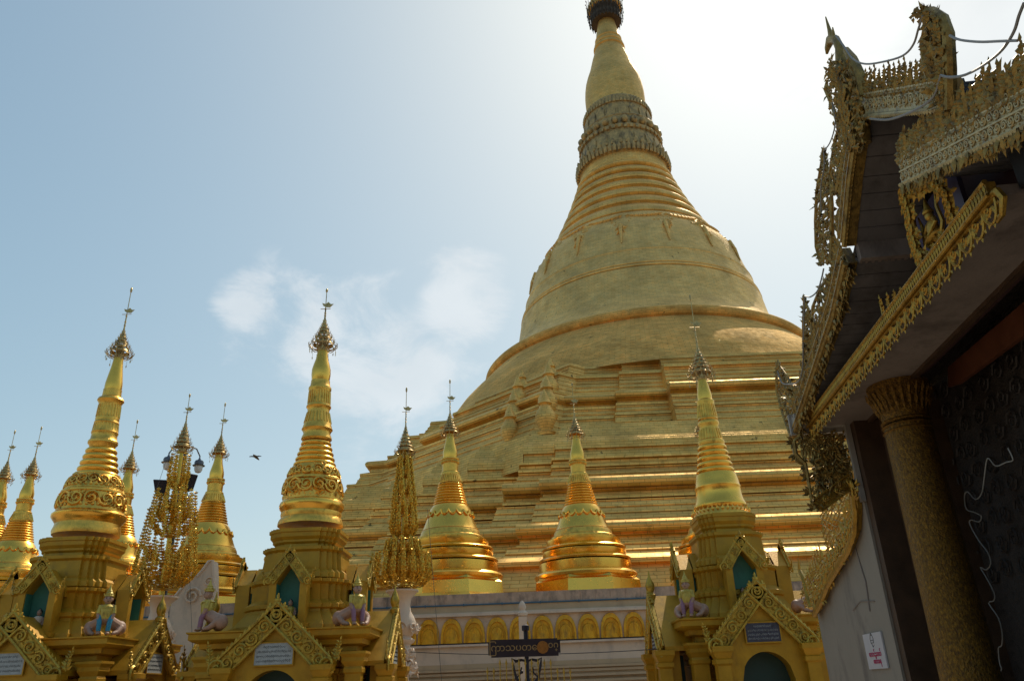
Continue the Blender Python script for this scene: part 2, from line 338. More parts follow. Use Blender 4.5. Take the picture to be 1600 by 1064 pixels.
# ---------------------------------------------------------------- umbrella finial (hti)
def hti(parent, O, H, Rr, rn, rodH, mt=None, nspoke=12, dome=True):
    """tiered filigree umbrella from O up: H cone height, Rr rim radius, rodH the rod above it"""
    mt = mt or M['filig']; b = MB(); O = V(O)
    tiers = 7
    for k in range(tiers):
        t = k/tiers; r = Rr*(1-t)**1.35*.93+Rr*.045; z = H*(t**.9)
        q = Rr*.035
        b.lathe([(r-q, z), (r, z-q), (r+q, z), (r, z+q)], O, 20, True, False, False)
        b.lathe([(r*.80, z+.02*H), (r*.68, z+H/tiers*.95)], O, 16, True, False, False)
        n = max(6, int(nspoke*(1-t*.5)))
        for i in range(n):
            a = 2*PI*i/n+k*.4; d = V((cos(a), sin(a), 0))
            b.leaf(O+d*r+V((0, 0, z)), d*.25+V((0, 0, 1)), d, Rr*.30*(1-t*.5), Rr*.14*(1-t*.4), Rr*.03)
            if k < 3: b.leaf(O+d*(r+q)+V((0, 0, z)), d*.5+V((0, 0, .15)), V((0, 0, 1)), Rr*.16, Rr*.1, Rr*.03)
    # rim with hanging bells
    for i in range(nspoke):
        a = 2*PI*i/nspoke; d = V((cos(a), sin(a), 0)); p = O+d*Rr*1.0
        b.tube([O+d*Rr*.35-V((0, 0, Rr*.35)), O+d*Rr*.8-V((0, 0, Rr*.32)), p+d*Rr*.1, p+d*Rr*.12+V((0, 0, Rr*.18))], Rr*.03, 4)
        L_ = Rr*(.35 if i % 3 else .85)
        b.tube([p, p-V((0, 0, L_))], Rr*.012, 3)
        b.leaf(p-V((0, 0, L_*.75)), V((0, 0, -1)), d, Rr*.3, Rr*.13, Rr*.05)
    b.lathe([(Rr*.36, -Rr*.5), (Rr*.4, -Rr*.4), (Rr*.34, 0), (Rr*.3, H*.3)], O, 16)
    b.lathe([(Rr*.16, H*.6), (Rr*.07, H), (Rr*.05, H+rodH*.35)], O, 8)
    u = b.build('umbrella_finial', mt, parent)
    b = MB()
    top = O+V((0, 0, H)); b.tube([top, top+V((0, 0, rodH*.92))], [Rr*.045, Rr*.03], 5)
    b.ball(top+V((0, 0, rodH*.93)), (Rr*.10, Rr*.10, rodH*.07), 8, 5)
    for z in (.08, .16, .3): b.ball(top+V((0, 0, rodH*z)), (Rr*.1, Rr*.1, Rr*.05), 8, 4)
    z = top+V((0, 0, rodH*.42)); e = V((1, 0, 0)); up = V((0, 0, 1)); n_ = V((0, -1, 0))
    b.prism([(0, -.15*Rr), (.35*Rr, -.2*Rr), (.62*Rr, .1*Rr), (.4*Rr, .1*Rr), (.2*Rr, .3*Rr), (0, .12*Rr), (-.3*Rr, .22*Rr), (-.2*Rr, -.02*Rr)], z, e, up, n_, Rr*.04)
    b.tube([z-e*.4*Rr-up*.3*Rr, z+e*.4*Rr-up*.3*Rr], Rr*.03, 4)
    b.build('weather_vane', mt, u)
    return u

# ---------------------------------------------------------------- great stupa
def circ(prof): return prof
st = thing('great_stupa', (AX, AY, 0), 'colossal gilded pagoda with stepped terraces and a huge bell filling the middle of the view', 'pagoda')
S = V((AX, AY, 0))
q8 = [(.37, 1), (.37, .975), (.43, .975), (.43, .87), (.545, .87), (.545, .76), (.65, .76), (.65, .65)]
half = q8+[(b, a) for a, b in reversed(q8[:-1])]       # from top face to right face
PL1 = []
for k in range(4):
    a = -k*PI/2
    for x, y in half: PL1.append((x*cos(a)-y*sin(a), x*sin(a)+y*cos(a)))
PL1 = list(reversed(PL1))
face8 = [(-.385, .93), (-.255, .93), (-.255, .953), (-.125, .953), (-.125, 1.0), (.375, 1.0), (.385, .93)]
PL2 = []
for k in range(8):
    a = k*PI/4
    for t, d in face8[:-1]:
        x, y = t, -d; PL2.append((x*cos(a)-y*sin(a), x*sin(a)+y*cos(a)))
def terr(name, plan, prof, mt, parent=st):
    b = MB(); b.loft([[S+V((x*a, y*a, z)) for x, y in plan] for a, z in prof]); return b.build(name, mt, parent)
def steps(a0, z0, a1, z1, n):
    o = []
    for i in range(n):
        ta, tb = i/n, (i+1)/n; xa, xb = lerp(a0, a1, ta), lerp(a0, a1, tb)
        o += [(xa, lerp(z0, z1, ta)), (xb+.05, lerp(z0, z1, tb)-.07), (xb+.09, lerp(z0, z1, tb)-.05), (xb+.09, lerp(z0, z1, tb)-.01)]
    return o+[(a1, z1)]
def lip(a, z, h=.95):   # cornice: recess, line, torus
    o = [(a-.25, z-h-.5), (a+.08, z-h-.47), (a+.08, z-h-.3), (a-.35, z-h-.26), (a-.4, z-h-.02), (a-.1, z-h+.06)]
    for k in range(7):
        t = -PI/2+PI*k/6; o.append((a-.22+.34*cos(t), z-h*.42+.40*h*sin(t)))
    return o+[(a-.6, z+.02)]
terr('base_terrace', PL1, [(42.2, 3.6), (42.2, 4.6), (41.8, 5.6), (41.2, 6.5), (41.4, 6.55), (41.4, 6.75), (40.9, 7.0), (40.5, 7.02)], M['gs_terrace'])
terr('lower_terrace', PL1, [(40.2, 7.0)]+steps(39.9, 7.05, 39.2, 7.74, 2)+lip(38.1, 9.1, .8), M['gs_terrace'])
terr('lower_terrace', PL1, [(36.6, 9.05)]+steps(36.2, 9.15, 35.1, 10.7, 4)+lip(34.4, 12.25, .85), M['gs_terrace'])
terr('lower_terrace', PL1, [(33.4, 12.2), *steps(33.0, 12.3, 32.1, 13.25, 2), (32.3, 13.3), (32.3, 13.48), (31.9, 13.5), (31.9, 13.75), (32.15, 13.8), (32.15, 13.93), (31.5, 14.0), (31.35, 14.6), (31.5, 14.63), (31.45, 15.1), (31.2, 15.42), (30.9, 15.5), (30.75, 15.55), (30.45, 16.1), (30.2, 16.15), (30.0, 16.6)], M['gs_terrace'])
terr('octagonal_terrace', PL2, [(29.9, 14.2), (29.6, 16.45), *steps(29.3, 16.5, 28.5, 18.0, 3), (28.65, 18.03), (28.6, 18.2), *steps(27.9, 18.3, 27.5, 19.0, 2), (27.6, 19.02), (27.6, 19.2)]+lip(27.1, 20.35, .7)[3:], M['gs_terrace'])
terr('octagonal_terrace', PL2, [(25.6, 20.3), (25.3, 20.75), (25.4, 20.78), (25.4, 20.95), *steps(24.9, 21.0, 23.9, 22.55, 4), (24.1, 22.6), (24.05, 22.85), (23.4, 22.95)], M['gs_terrace'])
terr('octagonal_terrace', PL2, [(22.9, 22.9), (22.7, 23.05), (22.75, 23.2), *steps(22.3, 23.25, 21.7, 24.15, 3), (21.8, 24.2), (21.7, 24.42), (21.2, 24.45)], M['gs_terrace'])
def seg(name, prof, mt, n=128, extra=None):
    b = MB(); b.lathe(prof, S, n)
    if extra: extra(b)
    return b.build(name, mt, st)
def torus(r, z, h, bul, k=6): return [(r+bul*cos(-PI/2+PI*i/k), z+h*(.5+.5*sin(-PI/2+PI*i/k))) for i in range(k+1)]
seg('bell_base', [(21.6, 24.3), (21.0, 25), (20.4, 26), (19.7, 27), (18.8, 28), (17.8, 29), (16.9, 30.0), (16.6, 30.3)]+torus(16.5, 30.35, .95, .42)+[(16.0, 31.4), (15.9, 31.4)], M['gs_base'])
seg('bell', [(15.9, 31.3), (15.4, 32), (14.3, 33), (13.65, 34), (13.3, 35), (13.12, 36), (12.9, 37.3)]+torus(12.78, 37.4, .3, .12)+torus(12.7, 37.72, .3, .12)+[(12.55, 38.3), (12.4, 39), (12.3, 39.5), (12.33, 39.55), (12.33, 39.62), (12.2, 39.66), (11.98, 40.5), (11.8, 41), (11.55, 42), (11.2, 43), (10.6, 44), (9.85, 45), (9.5, 45.5), (9.2, 45.75)], M['gs_bell'])
prof = [(9.3, 45.6)]
zs_ = [45.7, 47.5, 49.0, 50.5, 51.9, 53.2, 54.4, 55.4]; rs_ = [9.25, 8.3, 7.62, 6.95, 6.4, 5.95, 5.5, 5.25]
for i in range(7):
    z0, z1 = zs_[i], zs_[i+1]; r0_, r1_ = rs_[i], rs_[i+1]
    for k in range(8):
        t = k/8; prof.append((lerp(r0_, r1_, t)+.30*sin(PI*min(1, t*1.15))-(.22 if k == 0 else 0), lerp(z0, z1-.12, t)))
    prof.append((r1_-.1, z1-.1))
prof += [(5.2, 55.5), (5.1, 56.5), (5.0, 56.6)]
seg('ring_moulding', prof, M['gs_top'])
def fins(n, r, z, h, wd, t, lean=0.):
    def f_(b):
        for i in range(n):
            a = 2*PI*i/n; d = V((sin(a), -cos(a), 0)); e = V((cos(a), sin(a), 0))
            b.prism([(-wd/2, 0), (-wd/2, h*.6), (0, h), (wd/2, h*.6), (wd/2, 0)], S+d*r+V((0, 0, z)), e, V((d.x*lean, d.y*lean, 1)), d, t, t*.6)
    return f_
def balls(n, r, z, q):
    def f_(b):
        for i in range(n):
            a = 2*PI*i/n; b.ball(S+V((sin(a)*r, -cos(a)*r, z)), q, 8, 6)
    return f_
def many(*fs):
    def f_(b):
        for x in fs: x(b)
    return f_
seg('lotus_band', [(5.0, 56.4), (5.2, 56.5), (5.45, 57.2), (5.3, 57.5), (5.25, 58.0), (5.0, 58.1), (4.7, 60.1), (4.85, 60.2), (4.95, 60.4), (4.85, 60.6), (4.55, 60.7), (4.5, 62.0), (4.4, 62.1), (4.5, 62.3), (4.4, 62.5), (4.15, 62.6), (4.0, 64.5), (4.1, 64.6), (3.95, 65.2), (3.8, 65.7), (3.6, 66.0)], M['gs_dark'], 96,
    many(fins(64, 5.3, 56.5, 1.1, .36, .22, .05), fins(40, 5.2, 57.5, .7, .45, .2, .1), fins(22, 5.0, 58.15, 1.7, 1.05, .08, -.15), fins(44, 4.85, 60.0, .5, .4, .12), balls(26, 4.72, 61.3, (.42, .42, .5)),
         fins(20, 4.15, 62.65, 1.7, .95, .08, -.08), fins(60, 4.0, 64.5, .7, .3, .16), fins(60, 3.82, 65.1, .6, .28, .14)))
seg('banana_bud', [(3.55, 65.9), (3.6, 66.5), (3.66, 67.5), (3.66, 68.5), (3.58, 69.5), (3.42, 70.5), (3.15, 71.5), (2.8, 72.5), (2.55, 73.5), (2.3, 74.5), (2.0, 75.5), (1.85, 76.1), (2.0, 76.2), (2.0, 76.4), (1.8, 76.5), (1.75, 76.8), (1.85, 76.95), (1.7, 77.15), (1.62, 77.6), (1.72, 77.75), (1.55, 77.95), (1.45, 79.0), (1.2, 80.2), (1.0, 81.6)], M['gs_top'], 64)
def hook(z, r, n, q):
    def f_(b):
        for i in range(n):
            a = 2*PI*i/n
            d = V((sin(a), -cos(a), 0)); p = S+d*r+V((0, 0, z)); b.tube([p, p-V((0, 0, q*rnd.uniform(.6, 1.2)))], .035, 3)
            b.leaf(p-V((0, 0, q*.6)), V((0, 0, -1)), d, .7, .3, .1); b.leaf(p, d*.3+V((0, 0, 1)), d, .5, .25, .1)
    return f_
seg('umbrella_drum', [(1.9, 80.9), (1.95, 83.3), (1.7, 83.7)], M['hti'], 32, many(hook(84.3, 2.35, 26, 2.6), hook(83.0, 2.2, 30, 2.2), hook(82.2, 1.95, 26, 1.6)))
seg('umbrella_crown', [(1.9, 82.9), (2.2, 83.0), (2.25, 83.3), (2.0, 84.2), (1.5, 85.6), (1.4, 85.7), (1.45, 85.9), (1.0, 87.4), (.5, 90), (.15, 93), (.1, 96)], M['gs_top'], 40, many(fins(26, 2.1, 83.1, .9, .3, .1)))
# garlands hung from the bell's shoulder
b = MB(); BR = [(45.2, 9.68), (44, 10.6), (43, 11.2), (42, 11.55), (41, 11.8), (40, 12.12)]
def bell_r(z):
    for (z1, r1), (z2, r2) in zip(BR, BR[1:]):
        if z2 <= z <= z1: return lerp(r2, r1, (z-z2)/(z1-z2))
    return BR[0][1]
def bell_pt(a, z, o=.03): r = bell_r(z)+o; return S+V((sin(a)*r, -cos(a)*r, z))
for i in range(16):
    a = 2*PI*(i+.35)/16; d = V((sin(a), -cos(a), 0)); e = V((cos(a), sin(a), 0))
    for k in range(44):
        z = 44.9-rnd.random()**1.4*2.6; sp = (z-42.0)/2.9*.13; aa = a+rnd.uniform(-1, 1)*max(.012, sp)
        b.leaf(bell_pt(aa, z), V((rnd.uniform(-1, 1)*e.x, rnd.uniform(-1, 1)*e.y, -1)), d, rnd.uniform(.6, 1.0), .5, .22)
    b.tube([bell_pt(a, 43.2, .08), bell_pt(a, 42, .1), bell_pt(a, 40.6, .06)], [.24, .18, .06], 6)
    for k in range(9):
        aa = a+2*PI/16*(k+1)/10; sag = .5*(1-((k-4)/5)**2); b.leaf(bell_pt(aa, 45.0-sag, .02), e, d, .75, .5, .2)
b.build('bell_garland', M['gs_top'], st)
# lotus-bud pillars climbing the terrace corners
pp = [(0, .1), (.55, 0), (.6, .2), (.35, .35), (.42, .6), (.62, 1.0), (.6, 1.35), (.38, 1.7), (.3, 1.9), (.42, 2.0), (.3, 2.2), (.12, 2.7), (.03, 2.9)]
for sx in (1,):
    for base, topp in (((-14.3, -26.4), (-13.0, -17.0)), ((-12.0, -29.0), (-10.8, -19.0))):
        for k, z in enumerate((16.45, 18.4, 20.4, 22.7)):
            t = (z-16.4)/7.9
            x, y = lerp(base[0], topp[0], t), lerp(base[1], topp[1], t)
            # keep the foot on the stone
            sc_ = 1.3 if k < 3 else 1.0
            b = MB(); b.lathe([(r*sc_*.85, q*sc_*.85) for r, q in pp], S+V((x*sx, y-.15, z-.3)), 14); b.build('bud_pillar', M['gs_terrace'], st)

# ---------------------------------------------------------------- plinth wall with its row of arched niches
WY = 28.2
wl = thing('plinth_wall', (0, WY, 0), 'long pale plinth wall with a row of golden arched niches below the small stupas', 'wall')
X0, X1 = AX-46, AX+46
def wbox(b, y0, y1, z0, z1): b.box(((X0+X1)/2, (y0+y1)/2, (z0+z1)/2), (X1-X0, y1-y0, z1-z0))
b = MB(); wbox(b, WY, WY+2, 0, 3.07); wbox(b, WY-.02, WY+2, 3.105, 3.955)
b.build('wall_body', M['white'], wl)
b = MB(); wbox(b, WY-.20, WY+.5, 3.957, 4.03); wbox(b, WY-.12, WY+.5, 4.032, 4.08); b.build('ledge', M['white'], wl)
b = MB(); wbox(b, WY+.02, WY+2, 4.082, 4.33); b.build('ledge', M['cream'], wl)
b = MB(); wbox(b, WY+.05, WY+1.98, 4.333, 4.70)
for i in range(176): b.box((X0+.3+i*.52, WY+.04, 4.52), (.035, .03, .36))
b.build('coping', M['coping'], wl)
b = MB(); b.tube([(X0, WY-.02, 4.335), (X1, WY-.02, 4.335)], .026, 8)
for i in range(69): b.box((X0+1+i*1.32, WY-.02, 4.335), (.045, .08, .08))
b.build('pipe', M['blue'], wl)
b = MB(); wbox(b, WY-.1, WY+.5, 3.07, 3.105); b.build('ledge', M['iron'], wl)
b = MB(); wbox(b, WY-.14, WY+.5, 3.0, 3.067)
b.build('ledge', M['white'], wl)
b = MB()
for z, d in ((2.386, .05), (2.30, .14), (2.18, .10), (2.03, .17), (1.857, .22)): wbox(b, WY-d, WY+.4, z-.077, z)
b.build('string_course', M['cream'], wl)
b = MB(); wbox(b, WY-.03, WY+.3, .1, 2.455); b.build('lower_band', M['cream'], wl)
def niche_mb(x):
    b = MB(); n = 14; W_, H_, z0 = .367, .80, 3.11
    def arch(s_, y, zo=0):
        p = []
        for i in range(n+1):
            a = PI*i/n; p.append(V((x-cos(a)*W_*s_, y, z0+H_*s_*(sin(a)**.62))))
        return p
    for s1, y1, s2, y2 in ((1, 0, .98, -.08), (.98, -.08, .8, -.09), (.8, -.09, .78, -.02), (.78, -.02, .62, -.02), (.62, -.02, .58, -.07), (.58, -.07, .02, -.10)):
        A_, B_ = arch(s1, WY-.03+y1), arch(s2, WY-.03+y2)
        b.add(A_+B_, [(i, i+1, n+2+i, n+1+i) for i in range(n)], True)
    for k in (-.28, -.14, 0, .14, .28): b.tube([V((x+k*.77, WY-.10, z0)), V((x+k*.5, WY-.11, z0+.53-abs(k)*.85))], .016, 4)
    return b
for i in range(-17, 19):
    niche_mb(-3.204+i*.7733).build('niche_arch', M['niche'], wl)
# plinth floor behind the wall
b = MB(); b.box((AX, AY, 2.11), (90, AY*2-2*WY-3.9, 4.22)); b.build('plinth_terrace', M['floor'], wl)

# ---------------------------------------------------------------- small stupas on the plinth
def px_prof(X, Y, pts):
    """(y, r) in photo pixels on the vertical axis (X, Y) -> (radius, height) in metres"""
    o = []
    for y, r in pts:
        # find z on the axis
        z = 5.0
        for _ in range(30):
            p = V((X, Y, z))-CAM; py = 532-F_PX*p.dot(UP)/p.dot(fw); p2 = p+V((0, 0, .01)); py2 = 532-F_PX*p2.dot(UP)/p2.dot(fw)
            z += (y-py)/((py2-py)/.01)
        o.append((r*(V((X, Y, z))-CAM).dot(fw)/F_PX, z))
    return o
def ringed(z0, r0, z1, r1, n, bul):
    o = []
    for i in range(n):
        a, b_ = i/n, (i+1)/n; ra, rb = lerp(r0, r1, a), lerp(r0, r1, b_); za, zb = lerp(z0, z1, a), lerp(z0, z1, b_)
        for k in range(7):
            t = k/6; o.append((lerp(ra, rb, t)+bul*sin(PI*t)-bul*.5, lerp(za, zb, t)))
    return o
GRP = 'small golden stupas ringing the great stupa'
sx0, sy0 = at(897.5, 650, 31.4).x, 31.4
P = lambda pts: px_prof(sx0, sy0, pts)
ss = thing('small_stupa', (sx0, sy0, 4.22), 'small gold stupa in the open directly above the disc end of the dark signboard', 'stupa', GRP)
So = V((sx0, sy0, 0))
oct_ = [(sin(2*PI*(i+.5)/8)/cos(PI/8), -cos(2*PI*(i+.5)/8)/cos(PI/8)) for i in range(8)]
bb = P([(945, 94), (937, 93), (930, 86), (912, 84), (909, 80), (905, 78)]); bb[0] = (bb[0][0], 4.22)
b = MB(); b.loft([[So+V((x*r*.94, y*r*.94, z)) for x, y in oct_] for r, z in bb]); b.build('base', M['gold'], ss)
for (ya, ra, yb, rb) in ((906, 76, 880, 68), (880, 68, 862, 61), (862, 61, 845, 54)):
    (r1, z1), (r2, z2) = P([(ya, ra), (yb, rb)])
    h_ = z2-z1
    b = MB(); b.lathe([(r1-.09, z1), (r1+.07, z1+h_*.06), (r1+.12, z1+h_*.2), (r1+.05, z1+h_*.34), (r1-.10, z1+h_*.42), (r2+.09, z1+h_*.5), (r2+.10, z2-h_*.05), (r2-.18, z2+.01)], So, 56); b.build('base_ring', M['gold'], ss)
pr = P([(846, 50), (843, 51), (840, 50), (838, 46), (832, 44.5), (830, 43), (828, 42)])
b = MB(); b.lathe(pr, So, 56)
r_, z_ = pr[2]
for i in range(56):
    a = 2*PI*i/56; d = V((sin(a), -cos(a), 0)); b.leaf(So+d*(r_-.02)+V((0, 0, z_+.02)), V((0, 0, -1)), d, .22, .13, .05)
b.build('petal_band', M['goldr'], ss)
pr = P([(829, 43), (827, 41.5), (820, 38.5), (812, 35.5), (806, 33.5), (803, 33.2), (801, 32), (796, 30), (791, 26)])
b = MB(); b.lathe(pr, So, 56)
for i in range(18):          # scalloped festoon round the shoulder
    a0 = 2*PI*i/18; pts = []
    for k in range(9):
        t = k/8; a = a0+2*PI/18*t; dz = -.18*sin(PI*t)**.7; r_ = lerp(pr[5][0], pr[3][0], sin(PI*t))+.02
        pts.append(So+V((sin(a)*r_, -cos(a)*r_, pr[5][1]+.03+dz)))
    b.tube(pts, .035, 4)
b.build('bell', M['gold'], ss)
(r1, z1), (r2, z2) = P([(791, 25.5), (757, 17)])
b = MB(); b.lathe(ringed(z1, r1, z2, r2, 8, .07), So, 44); b.build('ring_moulding', M['gold'], ss)
pr = P([(757, 17), (755, 17.5), (744, 13.6), (742, 14.2), (740, 13.5), (739, 11.8), (728, 11.9), (722, 12.3), (721, 13.6), (719, 13.6), (718, 11)])
b = MB(); b.lathe(pr, So, 40)
for i in range(28):
    a = 2*PI*i/28; d = V((sin(a), -cos(a), 0)); b.tube([So+d*pr[1][0]+V((0, 0, pr[1][1])), So+d*pr[2][0]+V((0, 0, pr[2][1]))], .035, 4)
    b.leaf(So+d*pr[7][0]+V((0, 0, pr[6][1])), V((0, 0, 1)), d, .2, .1, .05)
b.build('lotus_band', M['goldr'], ss)
pr = P([(718.5, 10.5), (714, 11), (709, 10.9), (702, 9.2), (694, 7.2), (686, 6), (682, 5.6), (676, 5)])
b = MB(); b.lathe(pr, So, 32); b.build('banana_bud', M['gold'], ss)
(r1, z1), (_, z2), (_, z3) = P([(680, 14), (648, 1), (598, 1)])
hti(ss, So+V((0, 0, z1)), z2-z1, r1, rnd, z3-z2)
for (px, py, Y, lab) in [(703.5, 760, 30.45, 'small polished gold stupa rising just right of the golden branched offering tree in the middle'),
                         (329, 820, 32.2, 'small polished gold stupa standing between the lamp-side offering tree and the middle shrine'),
                         (201, 740, 34.0, 'small gold stupa mostly hidden by the bell of the left-hand shrine, at its right side'),
                         (46.5, 752, 34.4, 'small gold stupa left of the left-hand shrine, the nearer to it of the two there'),
                         (8, 740, 34.8, 'leftmost small gold stupa, cut by the edge of the photo'),
                         (1122, 840, 31.8, 'small gold stupa hidden behind the right-hand shrine except for a sliver at its left')]:
    c = copy_tree(ss); p = at(px, py, Y); c.location = (p.x, Y, 4.22); c['label'] = lab

# ---------------------------------------------------------------- shrines with spires
def relief(b, O, pr, n, size, rn, dens=3):
    """scroll and leaf relief wrapped round a turned band; pr = [(r, z) low, (r, z) high]"""
    (r1, z1), (r2, z2) = pr
    for i in range(n):
        a = 2*PI*i/n; d = V((sin(a), -cos(a), 0)); e = V((cos(a), sin(a), 0))
        r_ = (r1+r2)/2; z = (z1+z2)/2; up = (V((d.x*(r2-r1), d.y*(r2-r1), z2-z1))).normalized(); nn = e.cross(up).normalized()
        if nn.dot(d) < 0: nn = -nn
        p = O+d*(r_+.0)+V((0, 0, z)); f_ = 1 if i % 2 else -1
        b.scroll(p, e*f_, up, nn, size*.5, size*.085, 1.5, f_, 5, 14)
        for k in range(dens*3):
            t = rn.random(); aa = a+rn.uniform(-.5, .5)*2*PI/n; dd = V((sin(aa), -cos(aa), 0)); ee = V((cos(aa), sin(aa), 0))
            b.leaf(O+dd*(lerp(r1, r2, t))+V((0, 0, lerp(z1, z2, t))), ee*rn.uniform(-1, 1)+up*rn.uniform(-1, 1), dd, size*.5, size*.26, size*.14)
def redent(h, c=.82, k=.55, c2=.91):
    q = [(k, 1), (k, c2), ((k+c)/2+.02, c2), ((k+c)/2+.02, c), (c, c)]
    hf = q+[(b_, a) for a, b_ in reversed(q[:-1])]; o = []
    for j in range(4):
        a = -j*PI/2
        for x, y in hf: o.append((h*(x*cos(a)-y*sin(a)), h*(x*sin(a)+y*cos(a))))
    return list(reversed(o))
def prof_loft(b, C0, pr, plan=redent): b.loft([[C0+V((x, y, z)) for x, y in plan(h)] for h, z in pr])
def sq(h): return [(-h, -h), (h, -h), (h, h), (-h, h)]
def side_frame(C0, k):
    a = k*PI/2; ex = V((cos(a), sin(a), 0)); en = V((sin(a), -cos(a), 0)); return ex, en
def holed(b, F, W, top, w_, otop, z0, d, nseg=14, t0=None):
    """wall with an arched opening: F(x, depth, z) -> point, W half width, top(x), opening half width w_, otop(x)"""
    xs = [-w_+2*w_*i/nseg for i in range(nseg+1)]
    for s0, s1 in ((-W, -w_), (w_, W)):
        for (xa, xb) in ((s0, s1),):
            p = [F(xa, 0, z0), F(xb, 0, z0), F(xb, 0, top(xb)), F(xa, 0, top(xa)), F(xa, d, z0), F(xb, d, z0), F(xb, d, top(xb)), F(xa, d, top(xa))]
            b.add(p, [(0, 1, 2, 3), (7, 6, 5, 4), (0, 3, 7, 4), (1, 5, 6, 2), (3, 2, 6, 7), (0, 4, 5, 1)])
    for xa, xb in zip(xs, xs[1:]):
        za, zb = max(z0, otop(xa)), max(z0, otop(xb))
        p = [F(xa, 0, za), F(xb, 0, zb), F(xb, 0, top(xb)), F(xa, 0, top(xa)), F(xa, d, za), F(xb, d, zb), F(xb, d, top(xb)), F(xa, d, top(xa))]
        b.add(p, [(0, 1, 2, 3), (7, 6, 5, 4), (0, 4, 5, 1), (3, 2, 6, 7)])
def text_rows(b, O, ex, ey, en, W, H, rows, rn, th_=.003, dens=9):
    """rows of small round-lettered script cut in a plaque"""
    rh = H/rows
    for j in range(rows):
        n = int(dens*(rn.uniform(.6, 1) if j == 0 else 1)); cw = W/dens; off = (dens-n)*cw/2
        for i in range(n):
            c = O+ex*(-W/2+off+(i+.5)*cw)+ey*(H/2-(j+.5)*rh); r = min(rh*.24, cw*.36); a0 = rn.choice([0, .9, 2.2, 3.6, 5.0]); sp = rn.choice([5.0, 4.4, 6.28, 5.4])
            b.tube([c+ex*(r*cos(a0+sp*k/9))+ey*(r*sin(a0+sp*k/9)) for k in range(10)], r*.2, 4)
            if rn.random() < .35: b.tube([c+ey*r*1.2-ex*r*.3, c+ey*r*1.8+ex*r*.5], r*.18, 4)
            if rn.random() < .3: b.tube([c-ey*r*1.1, c-ey*r*1.9+ex*r*.4], r*.18, 4)
def gable_boards(b, F, hw, zb, za, depth0, wd, cnt, rn, t=.05):
    """a pair of carved raking boards meeting at the apex, F(x, depth, z)"""
    for s_ in (-1, 1):
        A0, A1 = F(s_*hw, depth0, zb), F(0, depth0, za)
        ex = (A1-A0).normalized(); en = (F(0, -1, 0)-F(0, 0, 0)).normalized(); ey = ex.cross(en)
        if ey.z < 0: ey = -ey
        ey.normalize()
        Ln = (A1-A0).length; mid0 = A0-ey*wd/2; mid1 = A1-ey*wd/2
        c = (mid0+mid1)/2; b.box(c-en*t*.5, (Ln, wd*.86, t), ex, ey, en)
        carve(b, mid0, mid1, ey, en, wd, cnt, rn, wd*.075)
        for i in range(int(Ln/(wd*.32))):
            tt = (i+.5)/int(Ln/(wd*.32)); b.leaf(lerp(A0, A1, tt)-ey*wd*.05+en*.01, ey+ex*.9, en, wd*.34, wd*.22, .02)
            b.leaf(lerp(A0, A1, tt)-ey*wd*.93+en*.01, -ey+ex*.5, en, wd*.2, wd*.2, .02)
        # curled foot of the board
        b.scroll(A0-ey*wd*.35-ex*wd*.1, -ex, ey, en, wd*.52, wd*.10, 1.5, 1 if s_ < 0 else -1)
        twig(b, A0-ex*wd*.35+ey*wd*.1, F(1, 0, 0)-F(0, 0, 0), V((0, 0, 1)), en, wd*1.25, wd*.5, .015, rn, .2*s_)
    for q in (-.25, 0, .25): flame(b, F(q*wd*1.6, depth0, za-wd*.25-abs(q)*wd*.9), F(1, 0, 0)-F(0, 0, 0), V((0, 0, 1)), (F(0, -1, 0)-F(0, 0, 0)), wd*(.8-abs(q)*1.2), wd*.5, .05, q*.3)
